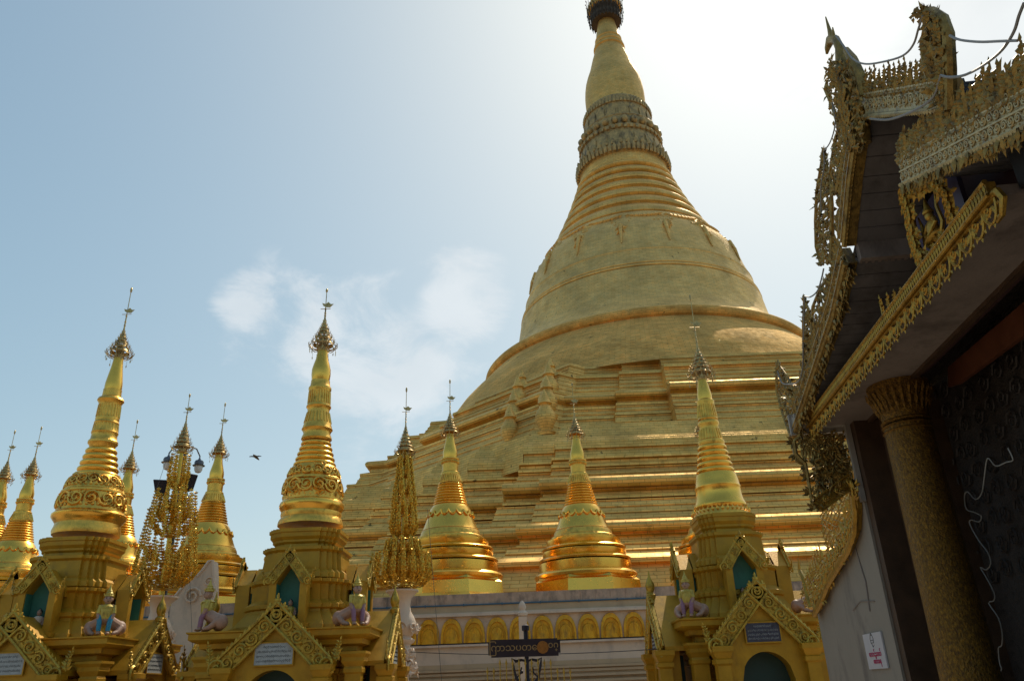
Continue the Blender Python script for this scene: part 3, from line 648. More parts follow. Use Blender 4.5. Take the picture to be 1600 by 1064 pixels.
def shrine(cx, cy, h, zc, label, rn, zt, nz, spec, plaque, porch, kz=1):
    """h cornice half width, zc cornice top, zt top of the stepped body, spec = spire sections"""
    C0 = V((cx, cy, 0)); T = thing('shrine', (cx, cy, 0), label, 'shrine', 'golden spired shrines in front of the great stupa')
    b = MB(); hb = h-.42
    prof_loft(b, C0, [(hb+.25, 0), (hb+.25, .35), (hb+.12, .42), (hb+.12, .55), (hb, .6), (hb, zc-.95), (hb+.06, zc-.93), (hb+.06, zc-.83), (hb-.02, zc-.8), (hb-.02, zc-.7), (hb+.1, zc-.66), (hb+.1, zc-.5)], lambda q: redent(q, .86, .62, .95))
    b.build('body', M['paint'], T)
    b = MB(); prof_loft(b, C0, [(h-.42, zc-.5), (h-.36, zc-.48), (h-.36, zc-.38), (h-.22, zc-.34), (h-.2, zc-.24), (h-.08, zc-.2), (h-.02, zc-.16), (h-.02, zc-.05), (h+.02, zc-.03), (h+.02, zc), (h-.4, zc+.03)], sq)
    b.build('cornice', M['paint'], T)
    # corner pilasters
    for sx in (-1, 1):
        for sy in (-1, 1):
            b = MB(); c = C0+V((sx*(hb+.02), sy*(hb+.02), 0)); prof_loft(b, c, [(.25, .3), (.25, .5), (.17, .55), (.17, zc-.95), (.20, zc-.92), (.20, zc-.85), (.18, zc-.8), (.24, zc-.7), (.24, zc-.62), (.29, zc-.55), (.29, zc-.5)], sq); b.build('pilaster', M['paint'], T)
    # stepped upper body
    H = zt-zc
    def Z(t): return zc+H*t
    g_ = 1/2.0*h
    tiers = [[(1.50, 0), (1.48, .05), (1.24, .17), (1.22, .20)],
             [(1.20, .19), (1.27, .21), (1.27, .245), (1.17, .27), (1.12, .29), (1.12, .43), (1.19, .45), (1.19, .48), (1.0, .49)],
             [(1.0, .485), (1.06, .50), (1.04, .55), (.96, .58), (.96, .60), (.92, .75), (.98, .77), (.98, .80), (.8, .81)],
             [(.76, .80), (.74, .84), (.79, .86), (.79, .88), (.85, .91), (.85, .95), (.88, .955), (.88, .99), (.7, 1.0)]]
    for tr in tiers:
        b = MB(); prof_loft(b, C0, [(a*g_, Z(t)) for a, t in tr]); b.build('body_tier', M['paint'], T)
    # niches on the four faces
    nzb, nza, nd = Z(.06), Z(.62), 1.58*g_
    for k in range(4):
        ex, en = side_frame(C0, k)
        F = lambda x, d, z, ex=ex, en=en: C0+ex*x+en*(nd-d)+V((0, 0, z))
        b = MB(); w_ = .27; zs1 = 0
        holed(b, F, w_+.16, lambda x: nza+.06-abs(x)*.95, w_, lambda x: nza-.10-abs(x)**1.15*2.1*.82, nzb, .32, 12)
        b.box(F(0, .16, nzb-.05), (2*(w_+.24), .46, .1), ex, en, V((0, 0, 1)))
        nb = b.build('niche_frame', M['paint'], T)
        b = MB(); p = lambda x, z: F(x, .30, z)
        b.prism([(-w_-.03, nzb), (w_+.03, nzb), (w_+.03, nza-.46), (0, nza-.04), (-w_-.03, nza-.46)], C0+en*(nd-.40), ex, V((0, 0, 1)), en, .10)
        for s_ in (-1, 1): b.box(F(s_*(w_-.004), .165, (nzb+nza)/2-.25), (.012, .26, nza-nzb-.5), ex, en, V((0, 0, 1)))
        b.build('niche_lining', M['teal'], nb)
        b = MB(); gable_boards(b, F, .50, nza-.38, nza+.27, -.03, .20, 3, rn, .05)
        b.build('niche_gablet', M['carve'], T)
        # fill between frame and tiers so that the gablet has a roof behind it
        b = MB(); out = [(-.44, nza-.40), (0, nza+.08), (.44, nza-.40), (.44, nza-.55), (-.44, nza-.55)]
        b.prism(out, C0+en*(nd-.03-.55), ex, V((0, 0, 1)), en, .22); b.build('niche_roof', M['paint'], T)
    # porches on the four sides
    pa, pb, pw, po = porch            # apex z, board foot z, half width, projection
    for k in range(4):
        ex, en = side_frame(C0, k); fd = h+po
        F = lambda x, d, z, ex=ex, en=en: C0+ex*x+en*(fd-d)+V((0, 0, z))
        b = MB(); sl = (pa-pb)/pw; ar = .60*pw/1.2; zs_a = pb-.80
        holed(b, F, pw*.80, lambda x: pa-.22-sl*abs(x), ar, lambda x: zs_a+math.sqrt(max(0, ar*ar-x*x)), 0.02, .35, 16)
        b.build('porch_wall', M['paint'], T)
        b = MB()
        for s_ in (-1, 1):
            d0, d1 = .0, fd-hb*.8
            A = [F(0, d0, pa-.04), F(s_*(pw+.02), d0, pb-.04), F(s_*(pw+.02), d1, pb-.04), F(0, d1, pa-.04)]
            Bq = [q-V((0, 0, .10)) for q in A]; b.add(A+Bq, [(0, 1, 2, 3), (7, 6, 5, 4), (0, 4, 5, 1), (1, 5, 6, 2), (2, 6, 7, 3), (3, 7, 4, 0)])
        b.build('porch_roof', M['paint'], T)
        b = MB()
        b.box(F(0, .42, (zs_a+ar)/2), (ar*2+.12, .12, zs_a+ar+.05), ex, en, V((0, 0, 1))); b.build('porch_shade_panel', M['tealdk'], T)  # flat dark panel behind the arch, its colour standing for the porch's inner shade
        b = MB(); gable_boards(b, F, pw, pb, pa, -.08, .36*pw/1.2, 5, rn, .07); b.build('bargeboard', M['carve'], T)
        for s_ in (-1, 1):
            b = MB(); c = F(s_*pw*.86, -.02, 0); prof_loft(b, c, [(.2, .0), (.2, .4), (.14, .45), (.14, pb-.5), (.18, pb-.46), (.18, pb-.38), (.15, pb-.36), (.2, pb-.25), (.22, pb-.22), (.22, pb-.12), (.12, pb-.1)], sq); b.build('pilaster', M['paint'], T)
            # nodding bud on the corner of the porch
        if k == 0: bud = 0
        else: bud = 1
        b = MB(); c = F(0, -.02, pa-.02)
        if bud: b.lathe([(.10, -.1), (.12, 0), (.07, .06), (.11, .16), (.115, .24), (.08, .34), (.03, .44), (.01, .58)], c, 14); b.build('ridge_bud', M['carve'], T)
        # plaque
        if plaque:
            b = MB(); pz = pb+(pa-pb)*.11; ph_, pw_ = .42*pw/1.2, .80*pw/1.2
            b.box(F(0, -.03, pz), (pw_, .05, ph_), ex, en, V((0, 0, 1))); pq = b.build('plaque', M[plaque], T)
            b = MB(); text_rows(b, F(0, -.057, pz), ex, V((0, 0, 1)), en, pw_*.9, ph_*.86, 4, rn, dens=17); b.build('inscription', M['ink'] if plaque == 'plaque' else M['plaque'], pq)
            b = MB(); e3 = V((0, 0, 1))
            for zz in (-1, 1): b.box(F(0, -.05, pz+zz*(ph_/2+.012)), (pw_+.05, .03, .025), ex, en, e3)
            for xx in (-1, 1): b.box(F(xx*(pw_/2+.012), -.05, pz), (.025, .03, ph_+.0), ex, en, e3)
            b.build('plaque_frame', M['paint'], pq)
    # spire
    for nm, mt, pts, extra in spec['parts']:
        pr = px_prof(cx, cy, pts); b = MB()
        if extra and extra[0] == 'rings': pr = ringed(pr[0][1], pr[0][0], pr[1][1], pr[1][0], extra[1], extra[2])
        b.lathe(pr, C0, 48)
        if extra and extra[0] == 'relief':
            i, j, n, s_ = extra[1:]; relief(b, C0, (pr[i], pr[j]), n, s_, rn)
        if extra and extra[0] == 'flute':
            i, j, n = extra[1:]
            if 1:
                for q in range(n):
                    a = 2*PI*q/n; d = V((sin(a), -cos(a), 0)); b.tube([C0+d*pr[i][0]+V((0, 0, pr[i][1])), C0+d*pr[j][0]+V((0, 0, pr[j][1]))], .02, 4)
        if extra and extra[0] in ('petal', 'relief') and len(pr) > 3:
            i = max(range(len(pr)), key=lambda q: pr[q][0])
            for q in range(36):
                a = 2*PI*q/36; d = V((sin(a), -cos(a), 0)); b.leaf(C0+d*(pr[i][0]-.03)+V((0, 0, pr[i][1]+.05)), V((0, 0, 1))+d*.3, d, .14, .09, .03)
        b.build(nm, M[mt], T)
    y0, y1, y2, r_ = spec['hti']; (r1, z1), (_, z2), (_, z3) = px_prof(cx, cy, [(y0, r_), (y1, 1), (y2, 1)])
    hti(T, C0+V((0, 0, z1)), z2-z1, r1, rn, z3-z2, None, 14)
    return T
mid = dict(parts=[
    ('spire_base', 'goldr', [(823, 50), (820, 50), (815, 48.5), (811, 45.5), (806, 46.5), (803, 46)], None),
    ('spire_base', 'gold', [(806, 44), (801, 45.5), (797, 48.5), (792, 49.5), (788, 48), (785, 45)], None),
    ('bell', 'goldr', [(787, 45), (775, 44.5), (762, 42.5), (756, 41), (754, 43), (751, 42.5), (749, 40), (741, 37.5), (733, 34), (729, 31)], ('relief', 1, 2, 14, .36), ),
    ('ring_moulding', 'gold', [(731, 32), (690, 20.5)], ('rings', 5, .055)),
    ('lotus_band', 'goldr', [(690, 21), (687, 23.5), (684, 22.8), (679, 20.5), (675, 21.5), (672, 23.8), (669, 22.5), (662, 20.5), (646, 17), (643, 16.5), (639, 17.5), (637, 19), (635, 18.6)], ('flute', 7, 8, 24)),
    ('lotus_band', 'goldr', [(636, 18), (632, 16.8), (622, 16), (613, 16), (610, 17.4), (607, 17.4), (604, 15.2), (598, 14.4), (596, 14.4)], ('flute', 1, 3, 24)),
    ('banana_bud', 'gold', [(597, 12.6), (593, 13.8), (586, 14.6), (578, 14.3), (570, 12.2), (562, 9.6), (555, 8.6), (548, 7.6), (542, 6.8)], None)],
    hti=(541, 497, 451, 20))
mid['parts'][2] = ('bell', 'goldr', mid['parts'][2][2], ('relief', 1, 3, 14, .40))
mid['parts'].insert(3, ('bell_shoulder', 'goldr', [(752, 40.5), (749, 39.9), (741, 37.7), (733, 34.2), (730, 31)], ('relief', 1, 3, 16, .28)))
left = dict(parts=[
    ('spire_base', 'goldr', [(838, 48), (832, 49), (826, 47), (821, 46), (816, 49), (812, 52)], None),
    ('spire_base', 'gold', [(819, 47), (815, 50), (811, 53), (807, 53), (803, 49), (800, 46)], None),
    ('bell', 'goldr', [(803, 49), (798, 47.5), (788, 46), (776, 44.5), (774, 46), (771, 45.5), (769, 42), (762, 40), (756, 38), (750, 35), (746, 32)], ('relief', 1, 3, 14, .40)),
    ('bell_shoulder', 'goldr', [(771, 42.3), (769, 42.1), (762, 40.1), (756, 38.1), (749, 34.6), (747, 31)], ('relief', 2, 4, 16, .30)),
    ('ring_moulding', 'gold', [(749, 31.5), (701, 20)], ('rings', 5, .055)),
    ('lotus_band', 'goldr', [(702, 18), (697, 19), (694, 21.5), (691, 21.5), (688, 19), (679, 18.2), (677, 19.5), (674, 18.5), (664, 17), (662, 18), (659, 17)], ('flute', 5, 8, 24)),
    ('lotus_band', 'goldr', [(661, 16), (656, 17.3), (653, 16.4), (634, 15.6), (630, 17), (627, 19.2), (624, 18.2), (621, 13.8), (613, 13.2), (610, 13.4)], ('flute', 2, 3, 24)),
    ('banana_bud', 'gold', [(611, 12), (607, 12.6), (600, 12.4), (588, 10.6), (576, 8.6), (566, 7.4), (556, 6.5)], None)],
    hti=(553, 514, 449, 18.5))
right = dict(parts=[
    ('spire_base', 'goldr', [(813, 44), (808, 44), (804, 42), (800, 40), (796, 37)], ('petal',)),
    ('bell', 'gold', [(797, 38.5), (794, 40), (791, 40.5), (788, 39), (782, 36.5), (776, 35.3), (765, 34.6), (764, 35.2), (762, 35.2), (761, 34.3), (752, 32.8), (742, 30.5), (740, 27.5)], None),
    ('ring_moulding', 'gold', [(741, 28.5), (696, 20.3)], ('rings', 5, .05)),
    ('lotus_band', 'goldr', [(697, 19.5), (693, 20.8), (690, 20.3), (688, 17.6), (672, 15.2), (667, 14.6), (664, 16.4), (661, 16.2), (658, 14)], ('flute', 3, 4, 22)),
    ('lotus_band', 'goldr', [(659, 13.5), (656, 15.4), (653, 14.6), (634, 12.4), (630, 13.6), (627, 13.4), (625, 11.4)], ('flute', 2, 3, 22)),
    ('banana_bud', 'gold', [(626, 10.8), (618, 11), (608, 9.2), (598, 7.4), (588, 6.2)], None)],
    hti=(585, 541, 460, 20))
Tm = shrine(-5.31, 20, 2.0, 3.0, 'middle golden shrine with ornate relief spire and a pale inscription plaque over its porch', random.Random(3), 5.42, 0, mid, 'plaque', (3.52, 2.36, 1.22, .18))
Tl = shrine(-11.03, 20, 2.0, 3.0, 'leftmost golden shrine, its porch cut by the photo edge, with a blue-trousered guardian statue', random.Random(4), 5.42, 0, left, 'plaque', (3.52, 2.36, 1.22, .18))
Tr = shrine(5.15, 20, 1.68, 2.92, 'shaded golden shrine with plain smooth bell and dark plaque, beside the pavilion', random.Random(5), 5.42, 0, right, 'plaquedk', (3.62, 2.42, 1.10, .3))

# ---------------------------------------------------------------- statues
def blend(name, lobes, limbs, mt, parent, T, voxel=.012, label=None):
    """ellipsoids and tapered limbs fused into one continuous skin"""
    b = MB()
    for c, r in lobes: b.ball(V(c), r, 14, 10)
    for pts, rs in limbs:
        b.tube([V(p) for p in pts], rs, 10)
        for p, r in zip(pts, rs): b.ball(V(p), r, 10, 8)
    b.v = [T @ p for p in b.v]
    ob = b.build(name, mt, parent)
    md = ob.modifiers.new('r', 'REMESH'); md.mode = 'VOXEL'; md.voxel_size = voxel; md.use_smooth_shade = True
    sm = ob.modifiers.new('s', 'SMOOTH'); sm.iterations = 2
    dg = bpy.context.evaluated_depsgraph_get(); me = bpy.data.meshes.new_from_object(ob.evaluated_get(dg)); ob.modifiers.clear(); ob.data = me
    for p in me.polygons: p.use_smooth = True
    if not me.materials: me.materials.append(mt)
    return ob
def guardian(loc, ang, label, legs='cloth_p', torso='cloth_g', s=1.0):
    """crowned human-headed figure with two lion haunches; local +x is where it looks"""
    loc = V(loc); T0 = thing('guardian_statue', loc, label, 'statue', 'guardian statues on the shrine corners')
    T = Matrix.Translation(loc) @ Matrix.Rotation(ang, 4, 'Z') @ Matrix.Scale(s, 4)
    lob = [((0, 0, .52), (.10, .13, .15)), ((0, 0, .38), (.10, .12, .12)), ((.01, 0, .76), (.092, .086, .11)), ((.098, 0, .755), (.02, .017, .028)), ((.08, 0, .71), (.022, .034, .016)), ((.0, .092, .755), (.014, .012, .035)), ((.0, -.092, .755), (.014, .012, .035))]
    lim = [([(0, 0, .6), (0, 0, .68)], [.045, .04])]
    for q in (-1, 1):
        lim.append(([(0, q*.11, .60), (.04, q*.15, .42), (.10, q*.10, .28), (.11, q*.09, .04)], [.05, .045, .042, .04]))   # fore limbs
        lob.append(((.14, q*.09, .03), (.075, .05, .032)))
        a = q*2.36; dx, dy = cos(a), sin(a)
        lim.append(([(0, 0, .36), (dx*.2, dy*.2, .27), (dx*.36, dy*.36, .2)], [.12, .12, .13]))
        lob.append(((dx*.42, dy*.42, .17), (.14, .14, .16)))
        lim.append(([(dx*.36+.05, dy*.36+q*.07, .17), (dx*.2+.08, dy*.2+q*.12, .06), (dx*.1+.1, dy*.1+q*.13, .035)], [.075, .055, .04]))
    bo = blend('body', lob, lim, M['skin'], T0, T, .011*s)
    b = MB(); b.lathe([(.090, .815), (.104, .825), (.098, .85), (.08, .865), (.086, .885), (.06, .92), (.064, .935), (.035, .98), (.014, 1.04), (.004, 1.10)], V((-.005, 0, 0)), 16)
    for i in range(10):
        a = 2*PI*i/10; d = V((cos(a), sin(a), 0)); b.leaf(d*.098+V((-.005, 0, .83)), V((0, 0, 1))+d*.3, d, .07, .035, .01)
    b.v = [T @ p for p in b.v]; b.build('crown', M['cloth_g'], T0)
    b = MB(); b.lathe([(.125, .34), (.135, .42), (.145, .55), (.135, .58), (.15, .60), (.11, .635), (.055, .66)], V((-.005, 0, 0)), 20, True, False, False)
    for q in (-1, 1):
        b.tube([V((0, q*.12, .62)), V((.04, q*.155, .45))], [.062, .05], 8)
    for i in range(9):
        b.leaf(V((.135, (i-4)*.028, .60)), V((.1, 0, -1)), V((1, 0, 0)), .06, .03, .01)
    b.v = [T @ p for p in b.v]; b.build('tunic', M[torso], T0)
    b = MB()
    for q in (-1, 1): b.tube([V((.03, q*.12, .40)), V((.095, q*.105, .28)), V((.108, q*.092, .08))], [.058, .052, .05], 9)
    b.v = [T @ p for p in b.v]; b.build('leg_wrap', M[legs], T0)
    b = MB()
    for q in (-1, 1):
        b.ball(V((.091, q*.035, .772)), (.009, .015, .008), 8, 5); b.tube([V((.088, q*.015, .795)), V((.086, q*.036, .803)), V((.074, q*.056, .793))], .005, 4)
    b.tube([V((.098, -.022, .717)), V((.104, 0, .714)), V((.098, .022, .717))], .005, 4)
    b.v = [T @ p for p in b.v]; b.build('face_paint', M['hair'], T0)
    return T0
guardian((-5.31-1.72, 18.25, 3.03), rad(-135-20), 'guardian statue at the left front corner of the middle shrine, face turned left, gold shawl', s=1.02)
guardian((-5.31+1.62, 18.28, 3.03), rad(-58), 'guardian statue at the right front corner of the middle shrine in mauve and gold', s=1.02)
guardian((-11.03+1.72, 18.3, 3.03), rad(-68), 'guardian statue in turquoise blue leg wraps at the right front corner of the left shrine', legs='cloth_b', s=1.0)
guardian((5.15-1.42, 18.55, 2.95), rad(-115), 'guardian statue at the left front corner of the shaded right-hand shrine', s=.92)
guardian((5.15+1.42, 18.55, 2.95), rad(-60), 'guardian statue at the right front corner of the shaded shrine, against the pavilion carving', s=.92)
def buddha(loc, label, robe, s=1.):
    loc = V(loc); T0 = thing('seated_figure', loc, label, 'statue', 'small seated figures in the shrine niches'); T = Matrix.Translation(loc) @ Matrix.Rotation(rad(-90), 4, 'Z') @ Matrix.Scale(s, 4)
    lob = [((0, 0, .17), (.06, .085, .11)), ((.01, 0, .33), (.045, .042, .055)), ((0, 0, .38), (.02, .02, .022)), ((.054, 0, .325), (.009, .008, .012)), ((0, 0, .05), (.09, .15, .05))]
    lim = [([(0, 0, .25), (0, 0, .29)], [.03, .025])]
    for q in (-1, 1): lim += [([(0, q*.08, .23), (.02, q*.11, .13), (.09, q*.03, .09)], [.03, .025, .018]), ([(0, q*.1, .05), (.09, q*.12, .04), (.12, -q*.02, .045)], [.05, .045, .03])]
    blend('body', lob, lim, M['skin'], T0, T, .008*s)
    b = MB(); b.lathe([(.072, .10), (.078, .17), (.09, .215), (.085, .25), (.05, .275)], V((-.003, 0, 0)), 16, True, False, False); b.ball(V((0, 0, .05)), (.10, .165, .048), 16, 6)
    b.v = [T @ p for p in b.v]; b.build('robe', M[robe], T0)
    b = MB(); b.ball(V((-.008, 0, .345)), (.046, .044, .05), 12, 8); b.ball(V((-.005, 0, .395)), .018, 8, 6)
    b.v = [T @ p for p in b.v]; b.build('hair', M['hair'], T0)
NZ = 3.0+2.42*.06+.03
buddha((-5.31+.04, 20-1.40, NZ+.0), 'small seated figure in the teal niche of the middle shrine', 'cloth_g', 1.25)
buddha((-11.03+.04, 20-1.40, NZ+.0), 'small pale seated figure in the teal niche of the leftmost shrine', 'white', 1.25)
buddha((5.15-.06, 20-1.15, 2.92+2.5*.06+.03), 'small seated figure in the teal niche of the shaded right-hand shrine', 'cloth_p', 1.2)

# ---------------------------------------------------------------- golden offering trees on white vases
def offering_tree(px, Y, tip_y, hti_y, vase_y, tiers, trunk_top, label, vlabel, rn, seed=0):
    p = at(px, vase_y, Y); X = p.x; O = V((X, Y, 0)); zv = p.z
    Vz = thing('vase_pedestal', O, vlabel, 'vase', 'white vases holding golden trees')
    b = MB(); s = .0183
    vp = [(.42, 0), (.42, .3), (.34, .35), (.30, .6), (.34, .62), (.34, .7), (.26, .75), (.24, zv-2.2), (.3, zv-2.15), (.36, zv-2.05), (.36, zv-1.98), (.27, zv-1.95), (.25, zv-1.9), (.27, zv-1.5), (.36, zv-1.45), (.40, zv-1.38), (.30, zv-1.32), (.28, zv-1.28), (.36, zv-1.2), (.42, zv-1.05), (.43, zv-.92), (.36, zv-.75), (.27, zv-.6), (.24, zv-.42), (.28, zv-.22), (.42, zv-.08), (.48, zv-.05), (.48, zv), (.30, zv+.01)]
    b.lathe(vp, O, 28); b.build('vase', M['white'], Vz)
    b = MB()
    for i in range(7):
        a = 2*PI*i/7+.3; d = V((cos(a), sin(a), 0)); e = V((-sin(a), cos(a), 0)); up = V((0, 0, 1))
        for zz, r_, sz in ((zv-1.05, .42, .17), (zv-1.75, .30, .22), (zv-2.1, .38, .2)):
            b.scroll(O+d*r_+V((0, 0, zz)), e, up, d, sz, sz*.2, 1.4, 1 if i % 2 else -1)
            for k in range(5): b.leaf(O+d*(r_+.02)+V((0, 0, zz-.1)), e*rn.uniform(-1, 1)+up*rn.uniform(-.6, 1)+d*.3, d, sz*1.2, sz*.6, .06)
    b.build('stucco_scrolls', M['white'], Vz)
    T = thing('offering_tree', O+V((0, 0, zv)), label, 'ornament', 'golden tiered offering trees')
    zt = px_prof(X, Y, [(trunk_top, 1)])[0][1]
    b = MB(); b.tube([O+V((0, 0, zv-.2)), O+V((0, 0, zv+1)), O+V((0, 0, zt))], [.09, .075, .06], 8)
    b.build('trunk', M['tree'], T)
    for (yb, yt, rr, n, r0_) in tiers:
        (R1, zb), (_, zt_) = px_prof(X, Y, [(yb, rr), (yt, 1)]); h_ = zt_-zb; b = MB()
        for i in range(n):
            a = 2*PI*(i+seed*.5)/n; d = V((cos(a), sin(a), 0)); e = V((-sin(a), cos(a), 0)); pts = []
            for k in range(10):
                t = k/9; rad_ = R1*(r0_+(1-r0_)*min(1, t*2.2)**.6)*(1-.10*max(0, t-.5)*2)
                pts.append(O+d*rad_+V((0, 0, zb+h_*t**1.25)))
            b.tube(pts, [.015]*9+[.007], 4)
            for k in range(1, 10):
                q = pts[k]; g_ = (pts[k]-pts[k-1]).normalized(); s_ = .10*(1-.035*k)
                for w_ in range(5):
                    aa = w_*2*PI/5+k*.6; dd = e*cos(aa)+d*sin(aa)
                    b.leaf(q, dd+g_*.8, g_.cross(dd), s_*1.3, s_*.9, .02)
                q = (pts[k]+pts[k-1])/2
                for w_ in range(4):
                    aa = w_*PI/2+k; dd = e*cos(aa)+d*sin(aa); b.leaf(q, dd+g_*.5, g_.cross(dd), s_*1.1, s_*.8, .018)
            b.leaf(pts[-1]-V((0, 0, .02)), V((0, 0, 1)), d, .13, .05, .02)
        b.lathe([(R1*.25, zb-.03), (R1*.35, zb), (R1*.2, zb+.05)], O, 14)
        b.build('branch_tier', M['tree'], T)
    (r1, z1), (_, z2), (_, z3) = px_prof(X, Y, [(hti_y, 15.5), (hti_y-42, 1), (tip_y, 1)])
    hti(T, O+V((0, 0, z1)), z2-z1, r1, rn, z3-z2)
    return T
offering_tree(628.5, 24, 605, 706, 922, [(919, 866, 46, 18, .35), (908, 874, 28, 12, .3), (876, 846, 28, 13, .3), (868, 842, 20, 8, .3), (842, 796, 20, 10, .3), (806, 762, 17, 8, .35), (776, 738, 13, 7, .4), (748, 716, 10, 6, .4), (728, 706, 6, 4, .4)], 706,
              'gilded offering tree of dense curving branches on the white vase right of the middle shrine', 'white vase with stucco scrolls holding the golden tree right of the middle shrine', random.Random(11))
offering_tree(252, 24, 615, 700, 932, [(920, 855, 46, 14, .25), (915, 860, 34, 10, .3), (880, 800, 40, 11, .2), (838, 770, 33, 10, .2), (818, 778, 22, 8, .3), (800, 748, 14, 7, .3), (765, 712, 14, 6, .3)], 690,
              'gilded offering tree with open upright branches beside the twin-globe lamp', 'white vase with stucco scrolls between the leftmost and middle shrines', random.Random(12), 1)

# ---------------------------------------------------------------- lamp post with two hooded globes, loudspeakers
p = at(262, 900, 24.7); LX, LY = p.x, 24.7; O = V((LX, LY, 0))
lp = thing('lamp_post', O, 'tall slim lamp post with two hooded lamps behind the left offering tree', 'street lamp')
za = px_prof(LX, LY, [(700, 1)])[0][1]
b = MB(); b.lathe([(.14, 0), (.14, .4), (.07, .5), (.05, za-.1), (.05, za+.1), (.02, za+.2)], O, 12); b.build('pole', M['lampm'], lp)
for s_, zo, dy in ((-1, 0, 0), (1, .22, .5)):
    b = MB(); q = .52 if s_ < 0 else .30
    A_ = O+V((0, 0, za)); b.tube([A_, A_+V((s_*q*.35, dy*.3, .10)), A_+V((s_*q*.75, dy*.7, .06)), A_+V((s_*q, dy, -.15)), A_+V((s_*q, dy, -.32))], .022, 6)
    ar = b.build('lamp_arm', M['lampm'], lp)
    c = A_+V((s_*q, dy, -.32)); b = MB(); b.lathe([(.19, -.16), (.2, -.14), (.14, -.12), (.15, -.04), (.12, .02), (.05, .05), (.03, .1)], c, 20); b.build('lamp_hood', M['lampm'], ar)
    b = MB(); b.lathe([(.02, -.40), (.09, -.37), (.13, -.29), (.135, -.2), (.13, -.155)], c, 18); b.build('lamp_globe', M['glass'], ar)
for (x, y, rz, lab) in ((253, 761, .35, 'black loudspeaker box left of the golden offering tree under the lamp'), (293, 752, -.7, 'black loudspeaker box right of the golden offering tree under the lamp')):
    c = at(x, y, 24.6); e = Matrix.Rotation(rz, 3, 'Z'); b = MB()
    rings = []
    for (dz, a, d) in ((-.30, .13, .13), (-.27, .15, .15), (.18, .27, .19), (.20, .25, .17)):
        rings.append([c+e @ V((sx*a, sy*d, dz)) for sx, sy in ((-1, -1), (1, -1), (1, 1), (-1, 1))])
    b.loft(rings); T = thing('loudspeaker', c, lab, 'loudspeaker', 'black loudspeakers on the lamp post')
    b.build('cabinet', M['iron'], T)
    b = MB(); b.tube([c+V((0, 0, -.3)), c+V((-.1 if rz > 0 else .1, 0, -.5)), c+V((.1 if rz > 0 else -.2, .1, -.9))], .018, 5); b.build('bracket', M['iron'], T)

# ---------------------------------------------------------------- white stucco acroterion, pinnacle post
c = at(300, 975, 26.5); b = MB(); s = .0213
out = [(x-298, 975-y) for x, y in [(262, 975), (262, 940), (280, 915), (290, 897), (297, 905), (306, 893), (312, 883), (318, 882), (322, 905), (325, 935), (326, 975)]]
b.prism([(x*s, y*s) for x, y in out], c-V((0, 0, 0)), V((1, 0, 0)), V((0, 0, 1)), V((0, 1, 0)), .5)
b.scroll(c+V((-.1, -.0, .87)), V((1, 0, 0)), V((0, 0, 1)), V((0, -1, 0)), .29, .045, 1.6)
b.scroll(c+V((.39, -.0, 1.3)), V((1, 0, 0)), V((0, 0, 1)), V((0, -1, 0)), .17, .03, 1.4)
b.tube([c+V((q[0]*s, 0, q[1]*s)) for q in out[1:-1]], .05, 6)
T = thing('stucco_ornament', (c.x, 26.5, 0), 'white flame-edged stucco ornament behind the left offering tree', 'ornament'); b.build('flame_crest', M['white'], T)
b = MB(); b.box((c.x, 26.76, c.z/2), (1.6, .6, c.z)); b.build('pedestal', M['white'], T)
p = at(818, 1000, 26.5); b = MB(); O = V((p.x, 26.5, 0)); zt = px_prof(p.x, 26.5, [(938, 1)])[0][1]
b.box(O+V((0, 0, (zt-.5)/2)), (.26, .26, zt-.5)); b.lathe([(.10, zt-.5), (.16, zt-.45), (.17, zt-.38), (.09, zt-.3), (.13, zt-.2), (.1, zt-.1), (.03, zt)], O, 12)
single(b, 'pinnacle_post', M['white'], O, 'slim white pinnacle post standing behind the signboard, before the niche wall', 'post')

# ---------------------------------------------------------------- signboard
SY = 15.0; tl, tr, br_, bl = at(763, 1002, SY), at(874, 994, SY+.25), at(875, 1021, SY+.25), at(764, 1030, SY)
ex = (tr-tl); ex.z = 0; W_ = ex.length; ex.normalize(); H_ = ((tl-bl).length+(tr-br_).length)/2; cz = (tl+tr+br_+bl)/4; up = V((0, 0, 1)); en = V((ex.y, -ex.x, 0))
T = thing('signboard', (at(823, 1030, SY+.1).x, SY+.12, 0), 'dark signboard with rounded script and an orange disc on an ornate iron post', 'sign')
b = MB(); b.prism([(-W_/2, -H_/2+.04), (-W_/2+.05, -H_/2+.04), (-W_/2+.05, -H_/2), (W_/2-.04, -H_/2), (W_/2-.04, -H_/2+.05), (W_/2, -H_/2+.05), (W_/2, H_/2-.04), (W_/2-.05, H_/2-.04), (W_/2-.05, H_/2), (-W_/2+.04, H_/2), (-W_/2+.04, H_/2-.04), (-W_/2, H_/2-.04)], cz+en*-.03, ex, up, en, .06)
bd = b.build('board', M['signbk'], T)
def script_obj(txt, size, O, ex_, ey_, en_, mt, parent, name='lettering', ext=.004):
    cu = bpy.data.curves.new(name, 'FONT'); cu.body = txt; cu.size = size; cu.extrude = ext; cu.align_x = 'CENTER'; cu.align_y = 'CENTER'; cu.resolution_u = 3
    ob = bpy.data.objects.new(name, cu); col.objects.link(ob); bpy.context.view_layer.update()
    me = bpy.data.meshes.new_from_object(ob.evaluated_get(bpy.context.evaluated_depsgraph_get())); bpy.data.objects.remove(ob)
    b = MB(); xs = [v.co.x for v in me.vertices]; ys = [v.co.y for v in me.vertices]
    if not xs: return None
    mx_, my_ = (min(xs)+max(xs))/2, (min(ys)+max(ys))/2
    b.v = [O+ex_*(v.co.x-mx_)+ey_*(v.co.y-my_)+en_*v.co.z for v in me.vertices]; b.f = [tuple(p.vertices) for p in me.polygons]; b.sm = [False]*len(b.f)
    return b.build(name, mt, parent), (min(xs)-mx_, max(xs)-mx_, min(ys)-my_, max(ys)-my_)
